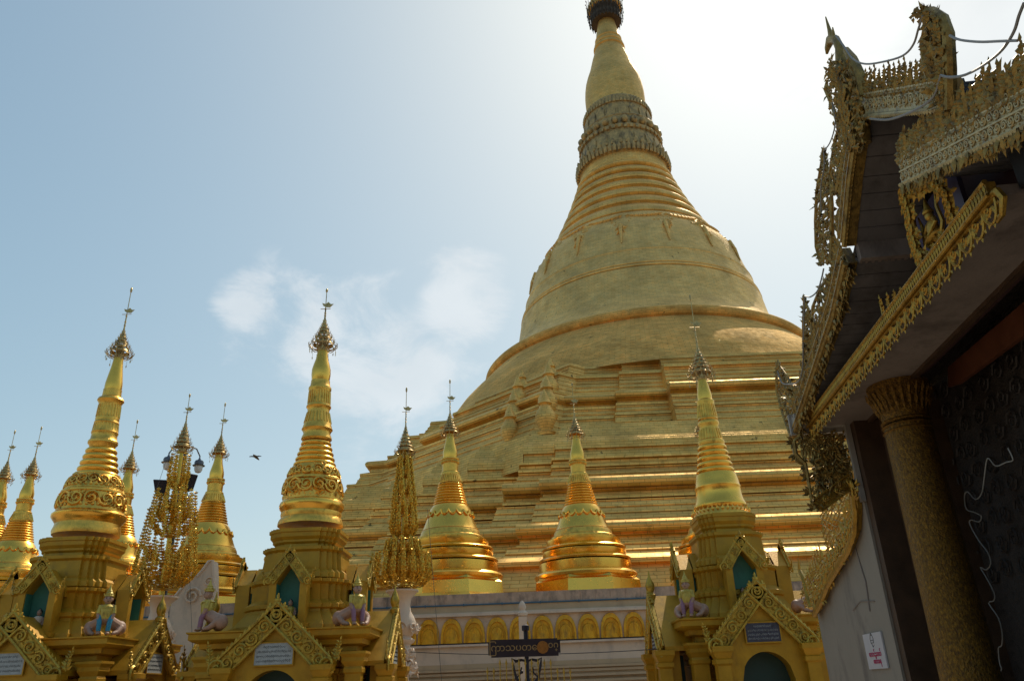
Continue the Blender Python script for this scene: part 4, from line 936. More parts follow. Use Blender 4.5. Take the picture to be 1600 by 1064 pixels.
fr = cz+en*.034
script_obj('\u103c\u1000\u102c\u101e\u1015\u1010\u1031', H_*.56, fr-ex*W_*.16, ex, up, en, M['signtx'], bd)
script_obj('\u101d\u1002\u1039', H_*.5, fr+ex*W_*.40, ex, up, en, M['signtx'], bd)
b = MB(); dc = fr+ex*W_*.25; b.prism([(cos(2*PI*i/28)*H_*.36, sin(2*PI*i/28)*H_*.36) for i in range(28)], dc, ex, up, en, .012); b.build('disc', M['disc'], bd)
b = MB(); pc = V((at(823, 1030, SY+.1).x, SY+.16, 0)); b.lathe([(.08, 0), (.08, .3), (.045, .4), (.04, cz.z-.6), (.06, cz.z-.55), (.04, cz.z-.5), (.04, cz.z+.28), (.07, cz.z+.3), (.07, cz.z+.38), (.02, cz.z+.4)], pc, 10)
b.build('post', M['iron'], T)
b = MB(); c0 = pc+V((0, 0, cz.z-.22))
for s_ in (-1, 1):
    pts = [(.0, .0), (.1, .02), (.2, .0), (.27, .05), (.25, -.08), (.22, -.2), (.2, -.28), (.12, -.36), (.03, -.38)]
    b.tube([c0+ex*(s_*x)+up*(y-.0) for x, y in pts], [.02, .025, .03, .012, .025, .02, .03, .025, .02], 6)
    b.ball(c0+ex*s_*.1-up*.18, .03, 8, 6); b.tube([c0+ex*s_*.2-up*.28, c0+ex*s_*.12-up*.2, c0+ex*s_*.1-up*.1], .014, 5)
b.build('scroll_bracket', M['iron'], T)
b = MB()
for x in range(762, 896, 10):
    q = abs(x-825); p = at(x, 1066, 14.2); b.tube([V((p.x, 14.2, .1)), V((p.x, 14.2, p.z+.1+(.18 if q < 45 else .05)))], [.010, .010], 5)
    t_ = V((p.x, 14.2, p.z+.1+(.18 if q < 45 else .05))); b.leaf(t_-V((0, 0, .04)), V((0, 0, 1)), V((0, -1, 0)), .14, .04, .015)
a_, c_ = at(755, 1066, 14.2), at(900, 1066, 14.2)
for zz in (.3, 1.4): b.box(((a_.x+c_.x)/2, 14.22, zz), (c_.x-a_.x+.1, .03, .04))
single(b, 'railing', M['pgoldb'], ((a_.x+c_.x)/2, 14.2, 0), 'low golden railing whose spear tips show below the signboard', 'railing')

# ---------------------------------------------------------------- overhead wires, bird
def wire(pts, lab, r=.008, mt='wire'):
    b = MB(); b.tube(pts, r, 4); return single(b, 'wire', M[mt], pts[0], lab, 'wire')
def sagw(A_, B_, sag, n=12): return [lerp(A_, B_, i/n)-V((0, 0, sag*4*(i/n)*(1-i/n))) for i in range(n+1)]
wire(sagw(at(640, 1018, 22), at(1062, 1011, 19), .1), 'thin black wire crossing in front of the plinth wall behind the signboard', .009)
wire(sagw(at(260, 718, 24.4), at(196, 905, 22), .05), 'thin stay wire slanting down left from the lamp post', .006)
wire(sagw(at(290, 745, 24.4), at(303, 1064, 24), .0), 'thin vertical wire hanging right of the left offering tree', .006)
wire(sagw(at(668, 795, 24), at(690, 1064, 22), .0), 'thin vertical wire hanging right of the middle offering tree', .006)
c = at(399, 713, 60); b = MB(); s = 60/1220*1.1
for q in (-1, 1):
    pts = [(0, -.6), (q*2, .6), (q*5, .9), (q*9, .2), (q*8.6, -.5), (q*5, -.5), (q*2, -1.1), (0, -1.2)]
    pts = pts if q > 0 else list(reversed(pts)); b.prism([(x*s, y*s) for x, y in pts], c, V((1, 0, 0)), V((0, -.35, 1)).normalized(), V((0, -1, 0)), .05)
b.tube([c+V((0, -.5, 0)), c, c+V((0, .5, 0)), c+V((0, .9, -.02))], [.04, .12, .09, .04], 8)
single(b, 'bird', M['bird'], c, 'dark bird gliding with spread wings in the sky left of the great stupa', 'bird')

# ---------------------------------------------------------------- unseen building added behind the viewpoint to darken facing sides and gold reflections
T = thing('added_shade_hall', (0, -22, 0), 'unseen long roofed block added behind the viewpoint to darken camera-facing sides and gold reflections', 'added_shade_hall')
b = MB(); b.box((0, -24, 3.6), (70, 9, 7.2)); b.build('wall', M['brown'], T)
for i in range(15):
    b = MB(); b.lathe([(.4, 0), (.4, .4), (.28, .5), (.25, 6.2), (.4, 6.8)], V((-33.6+i*4.8, -18.2, 0)), 16); b.build('column', M['column'], T)
for z0, hw_, zt_ in ((6.8, 7.5, 9.0), (9.4, 5, 11.2)):
    b = MB(); b.loft([[V((-36, -24-hw_, z0)), V((36, -24-hw_, z0)), V((36, -24+hw_, z0)), V((-36, -24+hw_, z0))], [V((-34, -24-hw_*.4, zt_)), V((34, -24-hw_*.4, zt_)), V((34, -24+hw_*.4, zt_)), V((-34, -24+hw_*.4, zt_))]]); b.build('roof', M['maroon'], T)
b = MB(); b.box((0, -24, 9.2), (66, 5, .5)); b.build('clerestory', M['brown'], T)

# ---------------------------------------------------------------- carved pavilion on the right
PH = rad(5.3); eu = V((cos(PH), -sin(PH), 0)); ev = V((sin(PH), cos(PH), 0)); ez = V((0, 0, 1))
def W(u, v, z): return eu*u+ev*v+ez*z
def onu(x, y, u):
    d = ray(x, y); return CAM+d*(u/d.dot(eu))
def onv(x, y, v):
    d = ray(x, y); return CAM+d*(v/d.dot(ev))
def uvz(p): return (p.dot(eu), p.dot(ev), p.z)
rp = random.Random(21)
PV = thing('pavilion', W(4.5, 8, 0), 'dark pavilion with gilded gable carving, thick mosaic column and white side wall', 'pavilion', rz=-PH)
def ubox(b, u0_, u1_, v0, v1, z0, z1): b.box(W((u0_+u1_)/2, (v0+v1)/2, (z0+z1)/2), (u1_-u0_, v1-v0, z1-z0), eu, ev, ez)
def onu(x, y, u):
    d = ray(x, y); return CAM+d*(u/d.dot(eu))
# porch beam
b = MB(); ubox(b, 2.96, 3.6, 4.86, 10.15, 4.6, 4.68); b.build('porch_beam', M['soffit'], PV)
b = MB(); ubox(b, 2.75, 3.72, 10.15, 10.32, 4.62, 4.80); ubox(b, 2.72, 3.75, 10.32, 10.38, 4.56, 4.84); b.build('beam_moulding', M['trim'], PV)
b = MB(); ubox(b, 3.6, 3.66, 3.0, 10.1, 4.56, 5.0); b.build('beam_edge', M['brown'], PV)
b = MB(); ubox(b, 3.1, 6.5, 4.0, 4.84, 4.62, 4.92); b.build('ceiling_block', M['black'], PV)
# white side wall and brown end post
wpx = [(1326, 672), (1331, 720), (1337, 765), (1341, 790), (1340, 820), (1330, 850), (1312, 880), (1297, 905), (1288, 930), (1276, 952)]
wp = [onu(x, y, 3.4) for x, y in wpx]; wp[0] = W(3.4, 10.17, 4.6); wp = wp+[W(3.4, wp[-1].dot(ev), 0), W(3.4, 10.17, 0)]
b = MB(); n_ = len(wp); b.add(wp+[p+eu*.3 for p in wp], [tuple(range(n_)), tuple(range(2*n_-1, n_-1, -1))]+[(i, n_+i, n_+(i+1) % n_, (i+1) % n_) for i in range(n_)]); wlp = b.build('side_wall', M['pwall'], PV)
b = MB(); b.tube([W(3.392, 10.75, 3.9), W(3.39, 10.9, 3.3), W(3.39, 10.72, 2.7), W(3.39, 10.8, 2.35)], .008, 4); b.tube([W(3.39, 10.55, 2.45), W(3.39, 11.1, 2.5), W(3.39, 11.5, 2.42)], .006, 4); b.build('wall_crack', M['soffit'], wlp)
b = MB(); ubox(b, 3.43, 3.74, 10.0, 10.168, 0, 4.598); ubox(b, 3.74, 4.4, 9.7, 10.16, 0, 4.9); b.build('end_post', M['brown'], PV)
b = MB(); ubox(b, 3.36, 3.42, 10.13, 10.2, 3.6, 4.6); b.build('corner_moulding', M['trim'], PV)
# inner walls
b = MB(); ubox(b, 4.4, 4.6, 2.0, 10.2, 0, 6.2); ubox(b, 3.66, 6, 2.0, 10.1, 5.0, 5.1); iw = b.build('inner_wall', M['dark'], PV)  # near-black timber carries the unlit interior's shade in its colour
b = MB()
for i in range(16):
    for j in range(9):
        q = W(4.38, 5.0+i*.32+rp.uniform(-.05, .05), 2.6+j*.27); f_ = 1 if (i+j) % 2 else -1
        if q.z > 2.6+.27*5 or i > 9 or i < 2: b.scroll(q, ev*f_, ez, -eu, .12, .014, 1.4, f_, 4, 10)
b.build('wall_carving', M['dark'], iw)
b = MB(); ubox(b, 4.30, 4.38, 5.2, 7.5, 0, 3.3); b.build('doorway_shade_slab', M['black'], PV)  # solid black slab painted as the darkness of an unlit opening
b = MB(); ubox(b, 4.2, 4.36, 4.6, 8.1, 0, 1.75); b.build('dado_panel', M['tealdk'], PV)
# rust red board on the inner wall
q = [onu(x, y, 4.1) for x, y in ((1481, 574), (1599, 472), (1599, 524), (1496, 600), (1481, 605))]
b = MB(); n_ = len(q); b.add(q+[p+eu*.05 for p in q], [tuple(range(n_)), tuple(range(2*n_-1, n_-1, -1))]+[(i, n_+i, n_+(i+1) % n_, (i+1) % n_) for i in range(n_)]); b.build('red_board', M['rust'], PV)
# column
CU, CV = 3.56, 8.75; cc_ = W(CU, CV, 0)
b = MB(); b.lathe([(.42, 0), (.42, .25), (.36, .3), (.36, .45), (.29, .5), (.28, 1.0), (.245, 4.0), (.24, 4.12)], cc_, 40); cl = b.build('column', M['column'], PV)
b = MB()
for z in (4.06, 4.12, 4.17): b.lathe([(.24, z-.02), (.262, z), (.24, z+.02)], cc_, 32, True, False, False)
b.lathe([(.24, 4.18), (.25, 4.3), (.29, 4.42), (.325, 4.50), (.33, 4.597)], cc_, 36)
for k in range(26):
    a = 2*PI*k/26; d = V((cos(a), sin(a), 0)); b.leaf(cc_+d*.25+ez*4.24, ez+d*.3, d, .28, .06, .02); b.leaf(cc_+d*.31+ez*4.42, ez+d*.4, d, .13, .05, .02)
b.build('capital', M['column'], PV)
# fringed trim along the beam
b = MB(); A_, B_ = W(2.93, 10.2, 4.66), W(2.93, 4.86, 4.66)
b.box((A_+B_)/2, ((A_-B_).length, .07, .11), ev, eu, ez)
b.tube([A_+ez*.055-eu*.03, B_+ez*.055-eu*.03], .022, 6); b.tube([A_-ez*.05-eu*.035, B_-ez*.05-eu*.035], .018, 6)
nn_ = 120
for k in range(nn_): b.leaf(lerp(A_, B_, (k+.5)/nn_)-eu*.04-ez*.03, ez, -eu, .08, .035, .012)
b.build('beam_trim', M['pgoldb'], PV)
b = MB(); n = 27
for k in range(n):
    c = lerp(A_, B_, (k+.5)/n)-ez*.07; w_ = (A_-B_).length/n
    arc = [c+ev*(w_*.5*cos(PI+PI*i/10))+ez*(.15*sin(PI+PI*i/10)) for i in range(11)]
    b.tube(arc, .013, 5)
    b.scroll(c-ez*.045+ev*w_*.12, -ev, -ez, -eu, w_*.24, .010, 1.4, 1, 4, 12)
    for i in range(7): b.leaf(c-ez*.03+ev*rp.uniform(-.4, .4)*w_, V((rp.uniform(-.2, .2), rp.uniform(-1, 1), -1)), -eu, .085, .04, .012)
    for i in (1, 3, 5, 7, 9): b.leaf(arc[i], (arc[i]-c), -eu, .045, .035, .008)
b.tube([A_-ez*.07, B_-ez*.07], .02, 5)
b.build('fringe_board', M['pgoldb'], PV)
b = MB(); c = W(2.93, 4.86, 4.62)   # curled end of the trim
b.tube([c+ev*.05, c-ev*.05-ez*.02, c-ev*.09-ez*.10, c-ev*.02-ez*.19, c+ev*.06-ez*.2], [.03, .03, .028, .022, .012], 6)
b.build('trim_curl', M['pgoldb'], PV)
# small flame on the beam
b = MB(); 
for (x, y, hh, lean) in ((1385, 500, .30, -.1), (1392, 490, .24, .1), (1400, 480, .20, .2), (1408, 470, .16, .3), (1415, 462, .13, .3)):
    q = onu(x, y, 3.0); twig(b, q-ez*.08, -ev, ez, -eu, hh*1.15, .12, .014, rp, lean, 8); flame(b, q-ez*.1, -ev, ez, -eu, hh, .12, .03, lean)
b.build('beam_flame', M['pgoldb'], PV)

# --- gable boards: a 'stage' is a raking strip in the plane u = UG
UG = 2.8
def stage(name, pts, wd, cnt, mt, inner=True, bead=True, depth_=.09):
    """pts: photo pixels along the lower edge of the strip, in order"""
    P_ = [onu(x, y, UG) for x, y in pts]; b = MB()
    for a_, c_ in zip(P_, P_[1:]):
        ex_ = (c_-a_).normalized(); ey_ = eu.cross(ex_); ey_ = ey_ if ey_.z > 0 else -ey_
        Ln = (c_-a_).length; n = max(1, int(round(cnt*Ln/sum((P_[i+1]-P_[i]).length for i in range(len(P_)-1)))))
        b.box((a_+c_)/2+ey_*wd/2+eu*depth_/2, (Ln*1.01, wd*.96, depth_), ex_, ey_, eu)
        if cnt/ (1e-6+sum((P_[i+1]-P_[i]).length for i in range(len(P_)-1))) > 11:
            carve(b, a_+ey_*wd*.72, c_+ey_*wd*.72, ey_, -eu, wd*.5, n, rp, wd*.04, bead)
            carve(b, a_+ey_*wd*.28, c_+ey_*wd*.28, ey_, -eu, wd*.5, n, rp, wd*.04, False)
        else: carve(b, a_+ey_*wd*.52, c_+ey_*wd*.52, ey_, -eu, wd*.95, n, rp, wd*.05, bead)
        for i in range(int(Ln/.045)):
            b.leaf(a_+ex_*(i*.045)+ey_*wd*.02-eu*.02, ex_*.6-ey_, -eu, wd*.22, .05, .015)
    o = b.build(name, mt, PV); return P_
def crest(b, P_, wd, step, hmin, hmax, lean, rn, t=.014, w0=.13):
    for a_, c_ in zip(P_, P_[1:]):
        ex_ = (c_-a_).normalized(); ey_ = eu.cross(ex_); ey_ = ey_ if ey_.z > 0 else -ey_; n = max(1, int((c_-a_).length/step))
        for i in range(n):
            q = a_+ex_*((i+.5)*(c_-a_).length/n)+ey_*wd
            up_ = (ez*1.0+ey_*.35).normalized(); sd_ = eu.cross(up_).normalized()
            h_ = rn.uniform(hmin, hmax)
            twig(b, q-up_*.03, sd_, up_, -eu, h_, w0, t, rn, lean, 8)
            b.scroll(q+up_*h_*.12, sd_, up_, -eu, w0*.42, .012, 1.3, 1 if i % 2 else -1, 4, 10)
    for a_, c_ in zip(P_, P_[1:]):
        ex_ = (c_-a_).normalized(); ey_ = eu.cross(ex_); ey_ = ey_ if ey_.z > 0 else -ey_
        b.tube([a_+ey_*wd, c_+ey_*wd], .02, 5)
def flare(name, out_px, spine_px, mt, rn, cells=60):
    """upturned end of a board: rim and spine tubes with open scroll tracery between"""
    R_ = [onu(x, y, UG) for x, y in out_px]; b = MB(); b.tube(R_, .02, 5)
    Sp = [onu(x, y, UG) for x, y in spine_px]; b.tube(Sp, [.035-.028*i/max(1, len(Sp)-1) for i in range(len(Sp))], 6)
    # tracery: S-shaped stems from the rim to the spine
    def at_t(L_, t):
        f_ = t*(len(L_)-1); i = min(len(L_)-2, int(f_)); return lerp(L_[i], L_[i+1], f_-i)
    for k in range(cells):
        t = (k+.5)/cells; a_ = at_t(R_, t); c_ = at_t(Sp, min(1, max(0, t+rn.uniform(-.05, .05)))); md = (a_+c_)/2+ez*rn.uniform(-.05, .08)+ev*rn.uniform(-.04, .04)
        b.tube([a_, lerp(a_, md, .6)+ez*.03, md, lerp(md, c_, .5)-ez*.02, c_], .009, 4)
        for j in range(5):
            q = lerp(a_, c_, rn.random()); b.leaf(q-ez*.02, V((rn.uniform(-.3, .3), rn.uniform(-1, 1), rn.uniform(-.3, 1))), -eu, rn.uniform(.06, .12), .05, .015)
        if k % 2: b.scroll(lerp(a_, c_, rn.uniform(.3, .7)), ev, ez, -eu, .05, .009, 1.4, 1 if k % 4 == 1 else -1, 4, 10)
    return b.build(name, mt, PV)
far_low = stage('bargeboard', [(1241, 688), (1276, 586), (1307, 495), (1326, 412)], .26, 24, M['pgold'])
far_up = stage('bargeboard', [(1324, 385), (1334, 280), (1343, 217), (1349, 165)], .24, 14, M['pgold'])
near_up = stage('bargeboard', [(1352, 182), (1457, 172), (1482, 165)], .20, 15, M['lace'])
near_low = stage('bargeboard', [(1409, 287), (1500, 244), (1600, 196), (1680, 158)], .21, 30, M['lace'])
# flat golden beads along the lower edge of the far boards
for nm, P_ in (('bead_moulding', far_low), ('bead_moulding', far_up)):
    b = MB(); b.tube([p-eu*.03 for p in P_], .03, 6); b.tube([p-eu*.05+ez*.05 for p in P_], .016, 5)
    b.build(nm, M['pgold'], PV)
b = MB(); crest(b, far_low, .24, .07, .14, .30, -.3, rp); b.build('crest', M['pgold'], PV)
b = MB(); crest(b, far_up, .22, .085, .16, .30, -.3, rp); b.build('crest', M['pgold'], PV)
b = MB(); crest(b, near_up, .18, .10, .20, .28, .25, rp, .014, .12); b.build('crest', M['pgold'], PV)
b = MB(); crest(b, near_low, .19, .085, .22, .38, .25, rp, .014, .17); b.build('crest', M['pgold'], PV)
# hanging leaf fringe under the near lower board and under the far boards
for P_, n, hh in ((near_low, 90, .13), (far_low, 80, .11)):
    b = MB()
    for a_, c_ in zip(P_, P_[1:]):
        for i in range(n//2):
            q = lerp(a_, c_, i/(n//2))-ez*.01; b.leaf(q+eu*rp.uniform(-.03, .06), V((rp.uniform(-.4, .4), rp.uniform(-.8, .8), -1)), -eu, rp.uniform(.6, 1.1)*hh, .06, .02)
            if i % 3 == 0: b.scroll(q-ez*hh*.5, ev, ez, -eu, hh*.35, .009, 1.4, 1, 4, 10)
    b.build('leaf_fringe', M['pgold'], PV)
flare('board_flare', [(1238, 688), (1224, 650), (1214, 612), (1213, 588), (1215, 566)], [(1245, 665), (1247, 645), (1240, 612), (1232, 590), (1215, 566)], M['pgold'], rp, 34)
flare('board_flare', [(1215, 586), (1232, 600), (1250, 605)], [(1238, 640), (1246, 632), (1254, 622)], M['pgold'], rp, 16)
flare('board_flare', [(1262, 600), (1256, 560), (1255, 510), (1257, 463)], [(1272, 580), (1272, 540), (1268, 500), (1257, 463)], M['pgold'], rp, 40)
flare('board_flare', [(1283, 415), (1275, 385), (1274, 345), (1276, 300), (1287, 237)], [(1300, 405), (1300, 360), (1300, 320), (1298, 280), (1287, 237)], M['pgold'], rp, 60)
flare('board_flare', [(1268, 520), (1270, 480), (1282, 450), (1296, 430)], [(1290, 520), (1290, 490), (1296, 460), (1304, 440)], M['pgold'], rp, 26)
flare('board_flare', [(1292, 300), (1300, 250), (1306, 215), (1318, 190)], [(1308, 300), (1316, 260), (1322, 225), (1328, 200)], M['pgold'], rp, 30)
# upturned crest end of the near upper board (solid back, curled top)
b = MB(); sp = [(1484, 172), (1484, 110), (1482, 55), (1474, 30), (1458, 17), (1441, 14)]; Sp = [onu(x, y, UG) for x, y in sp]
b.tube(Sp, [.05, .05, .045, .04, .03, .012], 8)
for k in range(150):
    t = rp.random()*.999*(len(Sp)-1); i2 = int(t); q = lerp(Sp[i2], Sp[i2+1], t-i2)+ev*rp.uniform(-.02, .08); b.leaf(q-eu*.05, ev*rp.uniform(-.4, 1)+ez*rp.uniform(-1, 1), -eu, rp.uniform(.04, .07), .035, .02)
b.build('crest_scroll', M['pgold'], PV)
flare('board_flare', [(1462, 165), (1446, 110), (1440, 70), (1446, 40), (1441, 16)], [(1482, 165), (1480, 110), (1476, 70), (1470, 45), (1452, 20)], M['pgold'], rp, 70)
# apex finial: dragon-necked bird over tangled foliage
b = MB(); AP = lambda x, y, o=0: onu(x, y, UG+o)
b.tube([AP(1345, 225), AP(1340, 180), AP(1330, 140), AP(1318, 105), AP(1312, 75), AP(1306, 62), AP(1298, 62), AP(1293, 76), AP(1292, 85)], [.10, .10, .10, .075, .045, .04, .05, .03, .012], 10)
b.tube([AP(1301, 62), AP(1296, 48), AP(1290, 27)], [.04, .02, .006], 7); b.tube([AP(1303, 62), AP(1302, 52), AP(1301, 43)], [.025, .015, .005], 6)
b.leaf(AP(1298, 66), AP(1290, 88)-AP(1298, 66), -eu, .17, .06, .03)
b.build('apex_bird', M['pgold'], PV)
b = MB()
for k in range(620):
    t = rp.random(); y = lerp(95, 235, t); x = lerp(1308, 1335, t)+rp.uniform(-1, 1)*(14+12*sin(PI*t)); q = AP(x, y, rp.uniform(-.12, .1))
    b.leaf(q, V((rp.uniform(-.5, .5), rp.uniform(-1, 1), rp.uniform(-1, 1.2))), -eu, rp.uniform(.04, .10), .04, .018)
for k in range(60):
    t = k/60; y = lerp(110, 230, t); x = lerp(1306, 1330, t)+rp.uniform(-8, 10); b.scroll(AP(x, y, -.1), ev, ez, -eu, rp.uniform(.04, .075), .012, 1.5, 1 if k % 2 else -1, 4, 10)
b.tube([AP(1292, 125), AP(1291, 140), AP(1300, 165), AP(1314, 205)], [.01, .03, .02, .03], 6); b.tube([AP(1322, 78), AP(1333, 95), AP(1345, 120), AP(1350, 150)], [.03, .05, .05, .04], 7)
b.build('apex_foliage', M['pgold'], PV)
# verge soffits, roof slopes and gable wall
def sheet(b, q, off, dirn):
    q = [V(p) for p in q]; n = len(q); r = [p+dirn*off for p in q]
    b.add(q+r, [tuple(range(n)), tuple(range(2*n-1, n-1, -1))]+[(i, n+i, n+(i+1) % n, (i+1) % n) for i in range(n)])
def verge(P_, u1_, name, mt, lift=.02, planks=5):
    for a_, c_ in zip(P_, P_[1:]):
        b = MB(); n = max(2, int((c_-a_).length/.16))
        for i in range(n):
            p0, p1 = lerp(a_, c_, i/n), lerp(a_, c_, (i+.94)/n)
            sheet(b, [p0+ez*lift+eu*.08, p1+ez*lift+eu*.08, p1+ez*lift+eu*(u1_-UG), p0+ez*lift+eu*(u1_-UG)], .05, ez)
        b.build(name, mt, PV)
verge(far_low, 3.62, 'verge_soffit', M['verge']); verge(far_up, 3.5, 'verge_soffit', M['verge'])
verge(near_up, 3.5, 'verge_soffit', M['verge']); verge(near_low, 3.62, 'verge_soffit', M['verge'])
b = MB()
for P_, lift in ((far_low, .1), (far_up, .1), (near_up, .1), (near_low, .1)):
    for a_, c_ in zip(P_, P_[1:]): sheet(b, [a_+ez*lift+eu*.1, c_+ez*lift+eu*.1, c_+ez*lift+eu*.95, a_+ez*lift+eu*.95], .1, ez)
b.build('roof', M['dark'], PV)
fl3, fu0 = far_low[-1], far_up[0]
b = MB(); vv = uvz(fu0)[1]; ubox(b, 2.9, 3.6, vv-.02, vv+.06, uvz(fl3)[2], uvz(fu0)[2]+.03)
for i in range(11): b.tube([W(2.92+i*.064, vv+.08, uvz(fl3)[2]), W(2.92+i*.064, vv+.08, uvz(fu0)[2])], .02, 5)
b.build('ribbed_riser', M['soffit'], PV)
b = MB(); out = [uvz(p)[1:] for p in far_low+far_up+near_up]+[uvz(p)[1:] for p in near_low[1:]]
out = [(v, z+.02) for v, z in out]+[(3.2, 4.62), (10.3, 4.62)]
pts = [W(3.62, v, z) for v, z in out]; sheet(b, pts, .15, eu); b.build('gable_wall', M['maroon'], PV)
b = MB()
for v0 in (4.7, 5.05): ubox(b, 3.5, 3.61, v0, v0+.3, 4.96, 5.55)
ubox(b, 3.42, 3.60, 4.55, 5.45, 5.52, 5.6); b.build('gable_window', M['purple'], PV)
# carved niche in the gable with a seated figure
def pillar(pts, wd, name='gable_carving'):
    b = MB(); Q = [onu(x, y, 3.15) for x, y in pts]
    for a_, c_ in zip(Q, Q[1:]):
        n = max(2, int((c_-a_).length/.05)); ex_ = (c_-a_).normalized(); ey_ = eu.cross(ex_)
        for i in range(n):
            q = lerp(a_, c_, (i+.5)/n)
            b.scroll(q-eu*.02, ex_, ey_, -eu, wd*.36, .014, 1.4, 1 if i % 2 else -1, 4, 10)
            for j in range(7): b.leaf(q+ey_*rp.uniform(-.5, .5)*wd, ex_*rp.uniform(-1, 1)+ey_*rp.uniform(-1, 1), -eu, rp.uniform(.06, .12), .05, .02)
        b.tube([a_, c_], wd*.22, 6)
    b.build(name, M['pgoldb'], PV)
pillar([(1412, 298), (1422, 335), (1430, 380), (1448, 425)], .17)
pillar([(1428, 300), (1455, 282), (1480, 300), (1492, 345), (1504, 385)], .14)
pillar([(1440, 395), (1452, 430), (1462, 440)], .12)
b = MB(); c = onu(1462, 372, 3.22)
b.ball(c+ez*.10, (.05, .07, .09), 12, 8); b.ball(c+ez*.225, (.04, .04, .05), 12, 8); b.lathe([(.045, .25), (.05, .27), (.03, .31), (.01, .40)], c, 10)
b.tube([c+ez*.17-ev*.06, c+ez*.10-ev*.12-eu*.02, c+ez*.02-ev*.02-eu*.06], [.025, .02, .018], 7); b.tube([c+ez*.17+ev*.06, c+ez*.10+ev*.12-eu*.02, c+ez*.02+ev*.02-eu*.06], [.025, .02, .018], 7)
b.ball(c+ez*.01, (.07, .15, .045), 12, 6)
for s_ in (-1, 1):
    b.tube([c-ez*.04+ev*s_*.1, c+ez*.05+ev*s_*.2, c+ez*.22+ev*s_*.17, c+ez*.34+ev*s_*.2], [.02, .022, .018, .006], 6)
for k in range(50): b.leaf(c-ez*rp.uniform(.04, .16)+ev*rp.uniform(-.2, .2), V((-.3, rp.uniform(-1, 1), rp.uniform(-.3, 1))), -eu, .09, .045, .02)
b.build('gable_figure', M['pgoldb'], PV)
b = MB(); ubox(b, 3.30, 3.34, uvz(c)[1]-.45, uvz(c)[1]+.5, 4.96, uvz(c)[2]+.45); b.build('gable_panel', M['purple'], PV)
# pendant valance and carved bracket screens at the far end
VB = 10.3
def onvp(x, y, v=VB): return onv(x, y, v)
def net(b, L_, R_, rows, rn, r=.010, cols=9, leafy=.06, fn=None, eh=None, en_=None):
    fn = fn or onvp; eh = eh or eu; en_ = en_ or -ev
    """open tracery between two polylines of photo pixels, on the plane v = VB"""
    def at_t(Q, t):
        f_ = t*(len(Q)-1); i = min(len(Q)-2, int(f_)); a, c = Q[i], Q[i+1]; k = f_-i; return (lerp(a[0], c[0], k), lerp(a[1], c[1], k))
    for i in range(rows):
        for j in range(cols):
            def pt(ii, jj):
                a, c = at_t(L_, min(1, ii/rows)), at_t(R_, min(1, ii/rows)); k = jj/cols; return fn(lerp(a[0], c[0], k), lerp(a[1], c[1], k))
            p00, p11, p01, p10 = pt(i, j), pt(i+1, j+1), pt(i, j+1), pt(i+1, j)
            m_ = (p00+p11)/2+(eh*rn.uniform(-1, 1)+ez*rn.uniform(-1, 1))*.035
            b.tube([p00, m_, p11], r, 4, False); b.tube([p01, m_, p10], r, 4, False)
            for _ in range(2): b.leaf(m_+(eh*rn.uniform(-1, 1)+ez*rn.uniform(-1, 1))*.04, eh*rn.uniform(-1, 1)+ez*rn.uniform(-1, 1), en_, leafy*rn.uniform(.8, 1.6), leafy*.7, .015)
            if rn.random() < .35: b.scroll(m_, eh, ez, en_, leafy*.6, .009, 1.3, 1, 4, 8)
b = MB(); net(b, [(1248, 680), (1252, 705)], [(1318, 677), (1318, 705)], 4, rp, .010, 14)
for k in range(14):
    q = onvp(1252+k*4.9, 700); b.leaf(q, V((0, 0, -1)), -ev, .16, .05, .02); b.ball(q-ez*.17, .018, 6, 4)
b.build('valance', M['pgold'], PV)
b = MB(); net(b, [(1263, 705), (1272, 745), (1278, 790)], [(1322, 703), (1326, 735), (1330, 755)], 9, rp, .012, 8)
for k in range(260):
    t = rp.random(); s2 = rp.random(); x = lerp(lerp(1264, 1278, t), lerp(1322, 1332, t), s2); y = lerp(lerp(705, 795, t), lerp(703, 755, t), s2); b.leaf(onvp(x, y)-ev*.01, V((rp.uniform(-.5, .5), -.2, rp.uniform(-1, 1))), -ev, rp.uniform(.08, .16), .04, .02)
b.build('bracket_screen', M['pgold'], PV)
b = MB(); A_, B_ = onvp(1276, 791), onvp(1331, 750)
ex_ = (B_-A_).normalized(); ey_ = ex_.cross(ev); b.box((A_+B_)/2, ((B_-A_).length, .17, .06), ex_, ey_, ev); carve(b, A_-ev*.03, B_-ev*.03, ey_, -ev, .16, 6, rp, .012)
b.build('bracket_rail', M['pgoldb'], PV)
def onw(x, y): return onu(x, y, 3.36)
b = MB(); net(b, [(1280, 795), (1284, 830), (1290, 860), (1298, 880)], [(1332, 765), (1338, 790), (1338, 820), (1322, 862)], 9, rp, .012, 7, .075, onw, ev, -eu)
net(b, [(1270, 888), (1254, 912), (1250, 930), (1258, 950)], [(1300, 860), (1304, 880), (1292, 910), (1280, 935)], 8, rp, .011, 5, .06, onw, ev, -eu)
Q = [onw(x, y) for x, y in wpx[2:]]; b.tube(Q, .06, 7); b.tube([q-ez*.08-eu*.05 for q in Q], .04, 6)
for q in Q: b.leaf(q, V((-.1, .4, -1)), -eu, .16, .12, .03)
E2 = [(1247, 872), (1249, 890), (1256, 905), (1262, 930), (1268, 950)]; b.tube([onw(x, y) for x, y in E2], [.006, .03, .04, .05, .05], 6)
for k in range(260):
    t = rp.random()*.999; f2 = t*(len(Q)-1); i2 = int(f2); a_ = lerp(Q[i2], Q[i2+1], f2-i2)
    b.leaf(a_-eu*rp.uniform(.0, .06)+ez*rp.uniform(-.08, .24)+ev*rp.uniform(-.1, .2), V((0, rp.uniform(-1, 1), rp.uniform(-1, 1))), -eu, rp.uniform(.08, .17), .06, .025)
